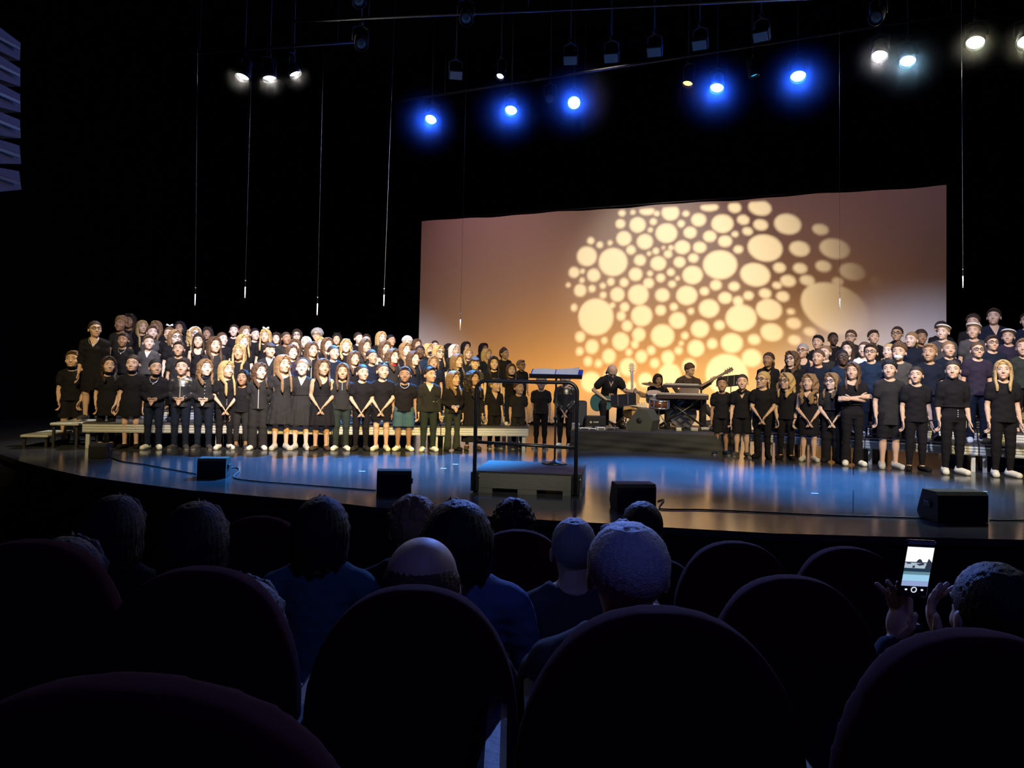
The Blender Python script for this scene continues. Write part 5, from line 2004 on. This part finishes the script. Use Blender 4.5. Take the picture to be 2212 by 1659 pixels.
def guitar(name, M, body_m, L, w1, w2, waist, th, neck_len, neck_m, label, hole=True, cut=False, frets=True):
    r = empty(name, (0, 0, 0), 0, label, 'guitar')
    r.matrix_world = M
    t = MB()
    t.prism(guitar_outline(L, w1, w2, waist), th)
    t.build('body', body_m, r)
    t = MB()
    t.box((0, L / 2 + neck_len / 2 - .06, th + .006), (.048, neck_len + .12, .018), bev=.004)
    t.build('neck', neck_m, r)
    t = MB()
    t.box((0, L / 2 + neck_len + .07, th), (.07, .17, .016), bev=.005)
    for sg in (-1, 1):
        for k in range(3):
            t.cyl((sg * .035, L / 2 + neck_len + .02 + k * .045, th), (sg * .06, L / 2 + neck_len + .02 + k * .045, th), .007, 6)
    t.build('headstock', neck_m, r)
    t = MB()
    if hole:
        t.lathe([(.0, .001), (.05, .001), (.05, .0)], 20, Matrix.Translation((0, L * .16, th)))
        t.box((0, -L * .2, th + .005), (.16, .025, .01))
        t.build('soundhole_and_bridge', mat('dark_hole', (.02, .012, .01), .6), r)
    else:
        t.box((0, -.02, th + .004), (.07, .03, .01))
        t.box((0, .07, th + .004), (.07, .03, .01))
        t.box((0, -.11, th + .006), (.08, .03, .014))
        t.build('pickups', CHROME, r)
    t = MB()
    for k in range(6):
        x = (k - 2.5) * .0075
        t.cyl((x, -L * .2, th + .018), (x, L / 2 + neck_len, th + .018), .0012, 4)
    t.build('strings', CHROME, r)
    return r


def frame(o, xaxis, yaxis):
    x = Vector(xaxis).normalized()
    y = (Vector(yaxis) - x * Vector(yaxis).dot(x)).normalized()
    z = x.cross(y)
    m = Matrix((x, y, z)).transposed().to_4x4()
    m.translation = Vector(o)
    return m


# guitarist
gp = bpos(1312, 14.0, -.04)
gtr = figure(gp, 1.60, math.radians(4), 'guitar', 'polo:chr', 'reg:chr', 'thinlong:gry', 'fair', '-', 'flat:blk', 0, prop='adult', botpose='guitar', lean=33, pitch=-14,
       label='seated grey-haired guitarist in dark shirt bending over electric guitar', group='band musicians')
for sh, sx in zip([c for c in gtr.children if c.name.startswith('shoe')], (1, -1)):
    sh.matrix_local = Matrix.Translation((sx * .165, -.34, .335)) @ Matrix.Diagonal((sx * 1.63, 1.63, 1.63, 1))
go = gp + Vector((-.15, -.30, .80))
guitar('electric_guitar', frame(go, (.10, .35, 1), (1, -.10, .19)), mat('guitar_teal', (.02, .10, .11), .2, coat=.8), .40, .33, .28, .07, .045, .44, PALE, 'teal electric guitar with pale neck across the guitarist lap', hole=False)
t = MB()
t.lathe([(.17, .40), (.18, .42), (.18, .46), (.15, .48)], 20)
t.cyl((0, 0, .02), (0, 0, .42), .03)
for k in range(4):
    a = k * PI / 2 + .5
    t.tube([(0, 0, .12), (math.cos(a) * .22, math.sin(a) * .22, .012)], .014, 6)
stl = t.build('stool', STEEL)
stl.location = bpos(1312, 14.05)
stl.location.z = BH
tag(stl, 'round black stool under the seated guitarist', 'stool')
# acoustic guitar on a stand
ag = bpos(1365, 13.7)
agM = frame(ag + Vector((0, .05, .40)), (1, 0, 0.0), (.10, .22, 1))
guitar('acoustic_guitar', agM, WOOD, .48, .40, .29, .10, .09, .36, PALE, 'golden acoustic guitar standing upright on the band platform')
gs = empty('guitar_stand', ag + Vector((0, .12, 0)), 0, 'black folding stand holding the acoustic guitar', 'guitar stand')
t = MB()
t.tube([(0, .12, 0), (.02, .1, .50)], .010, 6)
t.tube([(-.14, -.1, 0), (0, .1, .45)], .010, 6)
t.tube([(.14, -.1, 0), (0, .1, .45)], .010, 6)
t.tube([(-.10, -.12, .08), (.10, -.12, .08)], .010, 6)
t.build('frame', STEEL, gs)


def small_stand(px, d, w, z1, tilt, label, yaw=0):
    r = empty('music_stand', bpos(px, d), yaw, label, 'music stand')
    t = MB()
    for k in range(3):
        a = k * 2.1 + .5
        t.tube([(0, 0, .22), (math.cos(a) * .22, math.sin(a) * .22, .01)], .007, 5)
    t.build('tripod', STEEL, r)
    t = MB()
    t.cyl((0, 0, .1), (0, 0, z1), .009)
    t.build('pole', STEEL, r)
    t = MB()
    R = Euler((tilt, math.radians(-6), 0)).to_matrix()
    t.box((0, 0, z1 + .06), (w, .008, .20), rot=R)
    t.box(tuple(R @ Vector((0, -.02, -.10)) + Vector((0, 0, z1 + .06))), (w, .045, .008), rot=R)
    t.build('desk', mat('stand_desk', (.03, .028, .035), .4), r)
    for x in (-w * .22, w * .18):
        t = MB()
        t.box(tuple(R @ Vector((x, -.012, .01)) + Vector((0, 0, z1 + .06))), (.006, .004, .21), rot=R)
        t.build('edge_strip', mat('stand_strip', (.5, .5, .5), .4), r)
    return r


small_stand(1346, 13.3, .44, .46, math.radians(18), 'black music stand before the guitarist on the platform', .05)
small_stand(1578, 14.4, .34, .82, math.radians(12), 'tall open-frame music stand behind the small boy at the platform edge', .3)
# speaker cabinet, amplifier, pedals
e = empty('speaker_cabinet', bpos(1251, 13.9), .05, 'tall dark grey speaker cabinet at the left of the platform', 'speaker')
t = MB()
t.box((0, 0, .235), (.24, .28, .46), bev=.02)
t.build('cabinet', CAB, e)
t = MB()
t.box((0, -.145, .235), (.205, .012, .42), bev=.005)
t.build('grille', mat('grille_blue_grey', (.06, .07, .09), .8, bump=.6, bscale=200), e)
e = empty('guitar_amplifier', bpos(1286, 13.6), 0, 'low black guitar amplifier with small white marks beside the guitarist foot', 'amplifier')
t = MB()
t.box((0, 0, .11), (.36, .22, .21), bev=.015)
t.build('cabinet', CAB, e)
t = MB()
t.ball((-.09, -.112, .105), (.022, .006, .020), 10)
t.build('round_emblem', mat('emblem_gold', (.6, .45, .3), .4), e)
t = MB()
for x, w in ((-.035, .012), (-.015, .012), (.008, .016), (.032, .018)):
    t.box((x, -.113, .11), (w, .004, .022))
t.build('logo_letters', mat('logo_white', (.7, .7, .7), .5), e)
for i, (px, d, sz, m, lb) in enumerate((
        (1262, 13.15, (.16, .12, .035), 'white_pedal', 'pale effects pedal at the left front platform corner'), (1279, 13.1, (.14, .10, .03), 'white_pedal', 'white effects pedal in front of the amplifier'),
        (1297, 13.1, (.15, .12, .055), 'white_pedal', 'white boxy effects pedal with dark slot'), (1316, 13.15, (.17, .13, .05), 'grey_pedal', 'grey effects pedal below the guitarist right foot'),
        (1329, 13.2, (.10, .11, .05), 'grey_pedal', 'small grey effects pedal left of the wedge monitor'), (1244, 13.3, (.10, .10, .10), 'white_pedal', 'white box with sockets behind the railing post'),
        (1268, 13.45, (.20, .08, .025), 'yellow_pedal', 'flat yellowish pedal behind the white ones'))):
    p = bpos(px, d)
    e = empty('effects_pedal', p, .1 * i, lb, 'effects pedal', 'effects pedals on the band platform')
    t = MB()
    t.box((0, 0, sz[2] / 2), sz, bev=.008)
    t.build('casing', mat(m, {'white_pedal': (.7, .7, .68), 'grey_pedal': (.16, .16, .15), 'yellow_pedal': (.5, .42, .2)}[m], .45), e)
    t = MB()
    t.box((0, -sz[1] / 2 - .002, sz[2] * .5), (sz[0] * .7, .006, sz[2] * .3))
    t.cyl((0, 0, sz[2]), (0, 0, sz[2] + .012), .012, 10)
    t.build('footswitch', STEEL, e)
# floor wedge
e = empty('floor_wedge_monitor', bpos(1389, 13.35), math.radians(-118), 'large grey-green wedge monitor tilted on the front edge of the band platform', 'loudspeaker')
t = MB()
prof = [(-.20, 0), (.20, 0), (.24, .18), (.13, .36), (-.02, .38), (-.24, .10)]
t.prism(prof, .42, Matrix(((0, 0, 1, -.21), (1, 0, 0, 0), (0, 1, 0, 0), (0, 0, 0, 1))))
t.build('cabinet', mat('wedge_grey', (.075, .078, .065), .6, bump=.4, bscale=100), e)
t = MB()
t.lathe([(.0, .004), (.045, .004), (.05, 0)], 20, Matrix.Translation((.212, .0, .17)) @ Matrix.Rotation(PI / 2, 4, 'Y'))
t.build('side_port', STEEL, e)
# drum kit
dk = empty('drum_kit', bpos(1428, 14.1), 0, 'drum kit with copper-coloured snare and bronze cymbals before the drummer', 'drum kit')
o = dk.location


def loc(px, py, d):
    return at_y(px, py, d) - o


def drum(name, c, r, h, tilt=(0, 0), m=None):
    M = Matrix.Translation(c) @ Euler((tilt[0], tilt[1], 0)).to_matrix().to_4x4()
    t = MB()
    t.lathe([(r, 0), (r, h)], 28, M)
    s_ = t.build(name, m or mat('drum_copper', (.32, .12, .05), .25, .6, coat=.5), dk)
    t = MB()
    for z in (0, h):
        t.lathe([(r * 1.05, z - .012), (r * 1.05, z + .012), (r * .99, z + .012)], 28, M)
    for k in range(8):
        a = k * PI / 4
        t._add([tuple(M @ Vector((math.cos(a) * r * 1.03 + x, math.sin(a) * r * 1.03 + y, z))) for x in (-.007, .007) for y in (-.007, .007) for z in (.01, h - .01)],
               [(0, 1, 3, 2), (4, 6, 7, 5), (0, 4, 5, 1), (2, 3, 7, 6), (0, 2, 6, 4), (1, 5, 7, 3)])
    t.build('hoops', CHROME, s_)
    t = MB()
    t.lathe([(0, h + .006), (r * .98, h + .004)], 28, M)
    t.build('drumhead', mat('drumhead', (.6, .6, .58), .6), s_)
    return s_


drum('snare_drum', loc(1424, 880, 13.6), .165, .13, (.12, .05))
drum('rack_tom', loc(1412, 866, 13.95), .13, .15, (.3, -.1), mat('drum_silver', (.45, .5, .55), .2, .8))
bd = loc(1466, 905, 14.3)
drum('bass_drum', Vector((bd.x, bd.y, .26)), .24, .34, (PI / 2, 0), mat('drum_wood', (.22, .12, .06), .3, coat=.6))


def cymbal(c, r, tilt):
    M = Matrix.Translation(c) @ Euler((tilt[0], tilt[1], 0)).to_matrix().to_4x4()
    t = MB()
    t.lathe([(0, .035), (.03, .03), (.045, .014), (r * .6, .006), (r, -.008), (r, -.011), (r * .6, .003), (0, .02)], 32, M)
    t.build('cymbal', BRASS, dk)
    t = MB()
    t.cyl(c + Vector((0, 0, .05)), Vector((c.x, c.y + .05, .15)), .009, 8)
    for k in range(3):
        a = k * 2.1
        t.tube([(c.x, c.y + .05, .22), (c.x + math.cos(a) * .2, c.y + .05 + math.sin(a) * .2, .01)], .008, 6)
    t.build('cymbal_stand', CHROME, dk)


cymbal(loc(1378, 849, 14.2), .20, (.30, .22))
cymbal(loc(1352, 843, 14.3), .10, (.1, 0))
cymbal(loc(1404, 829, 14.6), .16, (.18, .05))
t = MB()
sn = loc(1424, 880, 13.6)
for k in range(3):
    a = k * 2.1 + .3
    t.tube([(sn.x, sn.y, .28), (sn.x + math.cos(a) * .2, sn.y + math.sin(a) * .2, .01)], .009, 6)
t.cyl((sn.x, sn.y, .2), (sn.x, sn.y, sn.z), .011, 8)
t.build('snare_stand', CHROME, dk)
t = MB()
kp = loc(1488, 925, 13.9)
t.box((kp.x, kp.y, .03), (.10, .24, .02), rot=(.15, 0, .2))
t.tube([(kp.x, kp.y + .1, .02), (kp.x - .02, kp.y + .12, .30)], .010, 6)
t.tube([(kp.x - .08, kp.y + .1, .02), (kp.x + .08, kp.y + .1, .02)], .008, 6)
t.build('kick_pedal', CHROME, dk)
figure(bpos(1418, 14.9, -.13), 1.42, math.radians(6), 'drum', 'tee:blk', 'reg:blk', 'bob:dkb', 'tan', '-', '-', 0, prop='adult', botpose='sit', lean=6, pitch=0,
       label='drummer with dark shoulder-length hair in black sitting behind the cymbals', group='band musicians')
mcs = empty('microphone_stand', bpos(1436, 14.0), 0, 'thin boom microphone stand in front of the drummer', 'microphone stand')
t = MB()
t.cyl((0, 0, 0), (0, 0, .62), .008, 8)
t.tube([(-.22, 0, .63), (.1, 0, .60)], .006, 6)
t.lathe([(.11, 0), (.11, .012), (.02, .02)], 18)
t.build('boom_frame', STEEL, mcs)
t = MB()
t.tube([(-.22, 0, .63), (-.29, 0, .635)], [.012, .020], 8)
t.build('microphone', mat('mic_grey', (.15, .15, .16), .4, .5), mcs)
# keyboards
KM = mat('keyboard_case', (.045, .028, .028), .35)


def keyboard(pxl, pxr, py, d, hgt, label):
    a, b = at_y(pxl, py, d), at_y(pxr, py, d - .15)
    r = empty('keyboard', (a + b) / 2, math.atan2((b - a).y, (b - a).x), label, 'keyboard', 'stacked keyboards on the band platform')
    w = (b - a).length
    t = MB()
    t.box((0, .14, -hgt / 2), (w, .28, hgt), bev=.01)
    t.build('case', KM, r)
    t = MB()
    t.box((0, .19, .004), (w * .88, .13, .012))
    t.build('white_keys', mat('ivory', (.75, .73, .68), .35), r)
    t = MB()
    n = 30
    for k in range(n):
        if k % 7 not in (2, 6):
            t.box((-w * .42 + w * .86 * k / n, .165, .014), (.010, .08, .010))
    t.build('black_keys', STEEL, r)
    t = MB()
    t.box((0, -.003, -.012), (w * .98, .008, .012))
    t.build('edge_strip', mat('strip_light', (.45, .42, .42), .4), r)
    return r, w


k1, w1 = keyboard(1432, 1514, 830, 13.75, .065, 'upper keyboard with thin pale edge on the two-tier stand')
k2, w2 = keyboard(1420, 1531, 851, 13.55, .095, 'lower, longer black keyboard on the two-tier stand')
ks = empty('keyboard_stand', bpos(1474, 13.75), k2.rotation_euler.z, 'black two-tier keyboard stand with crossed legs', 'stand')
zt = at_y(1474, 862, 13.6).z - BH
zu = at_y(1474, 840, 13.8).z - BH
t = MB()
for y in (-.10, .06):
    t.tube([(-.46, y, .01), (.32, y, zt)], .017, 8)
    t.tube([(.44, y, .01), (-.32, y, zt)], .017, 8)
for x in (-.46, .44):
    t.tube([(x, -.2, .015), (x, .2, .015)], .017, 8)
t.build('crossed_legs', STEEL, ks)
t = MB()
for x in (-.30, .33):
    t.tube([(x, .12, zt), (x, .12, zu)], .016, 8)
    t.tube([(x, -.12, zu), (x, .2, zu)], .014, 8)
    t.tube([(x, -.12, zt), (x, .2, zt)], .016, 8)
for x in (-.26, .38):
    t.box((x, .05, zt / 2), (.075, .05, zt))
t.build('uprights', STEEL, ks)
t = MB()
gx = at_y(1480, 868, 13.7)
t.box((0, 0, 0), (.60, .03, .20), bev=.012)
t.lathe([(0, .004), (.05, .003), (.05, 0)], 16, Matrix.Translation((.12, -.016, 0)) @ Matrix.Rotation(PI / 2, 4, 'X'))
cs = t.build('equipment_case', mat('case_black', (.015, .013, .018), .5))
cs.location = at_y(1479, 874, 13.78)
tag(cs, 'black equipment case with white emblem under the lower keyboard', 'case')
t = MB()
for x0, z0, x1, z1 in ((-.14, .05, -.07, .07), (-.13, .0, -.02, .04), (-.10, -.03, -.03, .03), (-.06, .05, -.0, .06), (-.12, -.02, -.09, -.04)):
    t.tube([(x0, -.018, z0), ((x0 + x1) / 2, -.018, (z0 + z1) / 2 + .015), (x1, -.018, z1)], .010, 6)
t.build('white_emblem', mat('logo_white', (.7, .7, .7), .5), cs)
# bass player
bp_ = bpos(1482, 14.9, -.05)
figure(bp_, 1.56, math.radians(16), 'bass', 'jacket:brn', 'reg:blk', 'tousled:brn', 'fair', '-', '-', 25, prop='adult', botpose='sit', lean=8, pitch=-8,
       label='brown-haired bass player in dark jacket looking right behind the keyboards', group='band musicians')
go = bp_ + Vector((-.02, -.24, 1.0))
guitar('bass_guitar', frame(go, (-.5, .5, .9), (1, -.12, .42)), mat('bass_brown', (.10, .05, .03), .25, coat=.6), .42, .32, .27, .08, .045, .60, NECK, 'bass guitar with long brown neck pointing up right', hole=False)
e = empty('instrument_case', bpos(1532, 14.0), .4, 'dark instrument bag leaning at the right end of the platform', 'bag')
t = MB()
t.tube([(-.08, 0, .42), (0, 0, .30), (.10, -.03, .18)], [.05, .06, .045], 10)
t.ball((.02, 0, .08), (.16, .10, .08), 12)
t.build('bag_body', mat('bag_black', (.02, .017, .02), .8), e)
t = MB()
t.box((.02, -.05, .20), (.08, .02, .05), rot=(0, .6, 0))
t.build('yellow_tag', mat('tag_yellow', (.6, .5, .1), .6), e)
for i, (px, d, lb) in enumerate(((1466, 13.25, 'small white box on the platform below the keyboards'), (1500, 13.3, 'white power strip box under the keyboard stand'), (1528, 13.5, 'flat yellow-lit case lying at the platform right end'))):
    t = MB()
    t.box((0, 0, .03), ((.09, .12, .22)[i], .08, .06), bev=.008)
    t.box((0, -.042, .03), ((.05, .07, .15)[i], .006, .02), bev=.002)
    b_ = t.build('power_box', mat('box_cream', (.55, .50, .38), .6))
    b_.location = bpos(px, d)
    tag(b_, lb, 'box', 'small boxes on the platform floor')
t = MB()
rs_ = np.random.RandomState(4)
for k in range(9):
    p0 = bpos(1440 + k * 10, 13.4 + .3 * rs_.rand()) + Vector((0, 0, .008))
    P = [p0 + Vector((rs_.normal() * .12 * j ** .5, rs_.normal() * .10, .004 * rs_.rand())) for j in range(7)]
    t.tube(P, .006, 5)
tag(t.build('cable_tangle', RUB), 'tangle of thin black cables on the platform floor under keyboards', 'cables', kind='stuff')

# ------------------------------------------------------------------ the hall: seats and spectators seen from behind
VEL = mat('seat_velvet', (.05, .004, .010), .95, spec=.1)


def seat_meshes():
    F = Field((-.32, -.10, -.02), (.32, .12, .62), .012)

    def fn(X, Y, Z):
        a, b = .235, .30
        zc = .27
        q = np.where(Z > zc, (np.abs(X / a) ** 2.3 + np.abs((Z - zc) / b) ** 2.3) ** (1 / 2.3), np.abs(X / a) + 0 * Z)
        d1 = (q - 1) * a
        yy = Y - .03 * np.cos(X * 5)
        d2 = np.abs(yy) - .035
        return np.maximum(np.maximum(d1, d2 + 0 * X), -Z) + 0 * X
    F.put(fn, (-.3, -.1, 0), (.3, .1, .6), 0)
    V_, Q_ = F.mesh('b')
    for _ in range(3):                       # soften the rim
        acc = np.zeros_like(V_)
        cnt = np.zeros(len(V_))
        for i in range(4):
            for j in (1, 3):
                np.add.at(acc, Q_[:, i], V_[Q_[:, (i + j) % 4]])
                np.add.at(cnt, Q_[:, i], 1)
        V_ = V_ * .4 + .6 * acc / cnt[:, None]
    bk = np_mesh('seat_back', V_, Q_)
    t = MB()
    t.box((0, 0, 0), (.46, .44, .10), bev=.03)
    cu = t.mesh('seat_cushion')
    t = MB()
    t.box((0, .16, .30), (.05, .40, .035), bev=.012)
    t.box((0, .12, .13), (.03, .30, .32))
    ar = t.mesh('armrest')
    t = MB()
    t.box((0, .1, -.10), (.10, .30, .56))
    pd = t.mesh('pedestal')
    return bk, cu, ar, pd


SEAT = seat_meshes()


def seat(px, ptop, d, wf, label, rz=0):
    tp = at_y(px, ptop, d)
    r = empty('theatre_seat', (tp.x, tp.y, tp.z - .90), rz, label, 'seat', 'dark red velvet theatre seats')
    o_ = new_obj('seat_back', SEAT[0], VEL, r, (0, 0, .335))
    o_.scale = (wf, 1, 1)
    new_obj('seat_cushion', SEAT[1], VEL, r, (0, .27, .42))
    for sg in (-1, 1):
        new_obj('armrest', SEAT[2], BLK, r, (sg * .265, .05, .30))
    new_obj('pedestal', SEAT[3], BLK, r, (0, .12, .26))
    return r


seat(262, 1504, .78, 1.25, 'nearest dark red velvet seat back filling the lower left corner', math.radians(-6))
seat(893, 1280, 1.62, .95, 'rounded seat back right in front of the grey-brown haired head')
seat(1432, 1332, 1.22, .98, 'broad rounded seat back in the centre below the white-haired head')
seat(2128, 1383, 1.22, 1.0, 'rounded seat back in the lower right below the phone')
seat(52, 1178, 1.70, .95, 'rounded seat back cut by the left picture edge', .1)
seat(425, 1238, 1.66, .95, 'seat back left of centre with the denim sleeve beside it')
seat(1716, 1254, 2.1, .98, 'dim empty seat back left of the raised phone')
seat(1592, 1176, 2.9, .98, 'dim far seat back right of the white-haired head')
seat(1838, 1188, 2.95, .98, 'dim far seat back just left of the phone screen')
seat(1120, 1150, 3.3, 1.0, 'dim far seat back under the curly-haired head')
seat(560, 1120, 3.4, 1.0, 'dim far seat back at the left under the stage edge')


def viewer(px, ptop, d, hair, top, label, rz=180, wide=1.0, yaw=0, pose='sit', skin='fair', Hh=1.62, pitch=0, acc='-', prop='adult'):
    tp = at_y(px, ptop, d)
    return figure((tp.x, tp.y, tp.z - Hh), Hh, math.radians(rz), pose, top, 'reg:nvy', hair, skin, acc, '-', yaw, prop=prop, eyes=False, botpose='sit', wide=wide, pitch=pitch,
                  label=label, group='spectators seen from behind')


viewer(1358, 1131, 1.95, 'short:wht', 'long:gry', 'white-haired spectator seen from behind in the centre', wide=1.12)
viewer(914, 1158, 2.0, 'thin:brn', 'long:blk', 'spectator with thinning brownish hair behind the centre left seat', wide=1.10)
viewer(990, 1086, 2.75, 'bob:blk', 'long:lbl', 'dark-haired spectator in pale blue shirt below the podium', wide=1.18)
viewer(1110, 1083, 3.6, 'tousled:blk', 'long:blk', 'spectator with black curly tuft of hair below the podium')
viewer(1240, 1118, 3.0, 'crop:gry', 'long:gry', 'balding spectator with bluish lit crown right of the curly head')
viewer(1388, 1086, 3.7, 'fringe:blk', 'long:blk', 'dark-haired spectator in front of the right podium monitor')
viewer(893, 1077, 3.2, 'tousled:ltb', 'long:blk', 'spectator with messy fair hair below the left podium monitor', wide=1.05)
viewer(696, 1078, 3.1, 'bob:blk', 'long:tea', 'dark-haired spectator with pale teal shirt left of centre', wide=1.05)
viewer(425, 1090, 2.6, 'bob:blk', 'long:blk', 'dark-haired spectator behind the seat left of centre, nearest the denim sleeve')
viewer(250, 1075, 3.0, 'bob:blk', 'long:blk', 'barely visible dark head at the far left below the stage')
viewer(140, 1168, 2.15, 'bob:blk', 'long:nvy', 'spectator at far left directly beyond the edge seat', acc='glasses')
pv_ = viewer(2150, 1214, 1.85, 'crop:blk', 'long:nvy', 'spectator at right with raised arms filming with a phone', rz=177, pose='phone', wide=1.05)
viewer(520, 1260, 1.98, 'bob:blk', 'long:lbl', 'spectator in blue denim shirt slouching behind the seat left of centre', wide=1.18, Hh=1.5)

# the phone
ph_c = at_y(1979, 1228, 2.20)
ph = empty('mobile_phone', ph_c, 0, 'lit mobile phone held up to film the stage', 'phone')
ph.matrix_world = Matrix.Translation(ph_c) @ Matrix.Rotation(.06, 4, 'Z') @ Matrix.Rotation(math.radians(12), 4, 'X') @ Matrix.Rotation(math.radians(2.5), 4, 'Y') @ Matrix.Scale(1.15, 4)
t = MB()
t.box((0, 0, 0), (.078, .009, .150), bev=.004)
t.build('phone_body', mat('phone_black', (.02, .02, .025), .25), ph)


def emis(name, c, s):
    return mat(name, (0, 0, 0), .4, emit=c, es=s)


fy = -.0052
t = MB()
quads = [((-.034, .020), (.034, .058), 0), ((-.034, .003), (.034, .020), 1), ((-.034, -.006), (.034, .003), 2), ((-.034, -.014), (.034, -.006), 3), ((-.034, -.030), (.034, -.014), 4), ((-.034, -.044), (.034, -.030), 5)]
for (x0, z0), (x1, z1), mi in quads:
    t._add([(x0, fy, z0), (x1, fy, z0), (x1, fy, z1), (x0, fy, z1)], [(0, 1, 2, 3)], None, mi)
# the small picture: riders of silhouettes on the bright preview
fz = fy - .0004
for pts_ in ([(-.006, .019), (.010, .019), (.006, .026), (.001, .028), (-.004, .024)], [(-.034, .017), (.034, .0175), (.034, .0195), (-.034, .019)], [(.018, .003), (.034, .003), (.034, .020), (.028, .026), (.024, .030), (.021, .018)],
             [(-.014, .004), (-.008, .004), (-.008, .011), (-.014, .009)], [(-.03, .014), (-.018, .014), (-.02, .017), (-.03, .017)], [(.004, .010), (.016, .013), (.012, .018), (-.006, .014)]):
    t._add([(x, fz, z) for x, z in pts_], [tuple(range(len(pts_)))], None, 6)
t.build('phone_screen', [emis('px_white', (.85, .95, 1.0), 1.3), emis('px_pale', (.55, .68, .80), .75), emis('px_dark', (.03, .08, .14), .5), emis('px_mid', (.22, .42, .52), .6),
                         emis('px_sky', (.38, .72, .95), .85), emis('px_lilac', (.36, .46, .80), .8), emis('px_line', (.06, .07, .12), .5)], ph)
t = MB()
t.tube([(math.cos(a) * .0065, fy - .0006, -.0535 + math.sin(a) * .0065) for a in [2 * PI * i / 20 for i in range(20)]], .0011, 6, loop=True)
t.build('shutter_button', emis('px_ring', (.8, .85, 1.0), 1.0), ph)
for x in (-.020, .021):
    t = MB()
    t.ball((x, fy - .0003, -.0535), (.0035, .0006, .0025), 8)
    t.build('camera_icon', emis('px_ring', (.8, .85, 1.0), 1.0), ph)
t = MB()
t.box((0, fy + .001, .069), (.070, .002, .008))
t.build('earpiece_strip', mat('phone_rim', (.25, .25, .3), .3), ph)
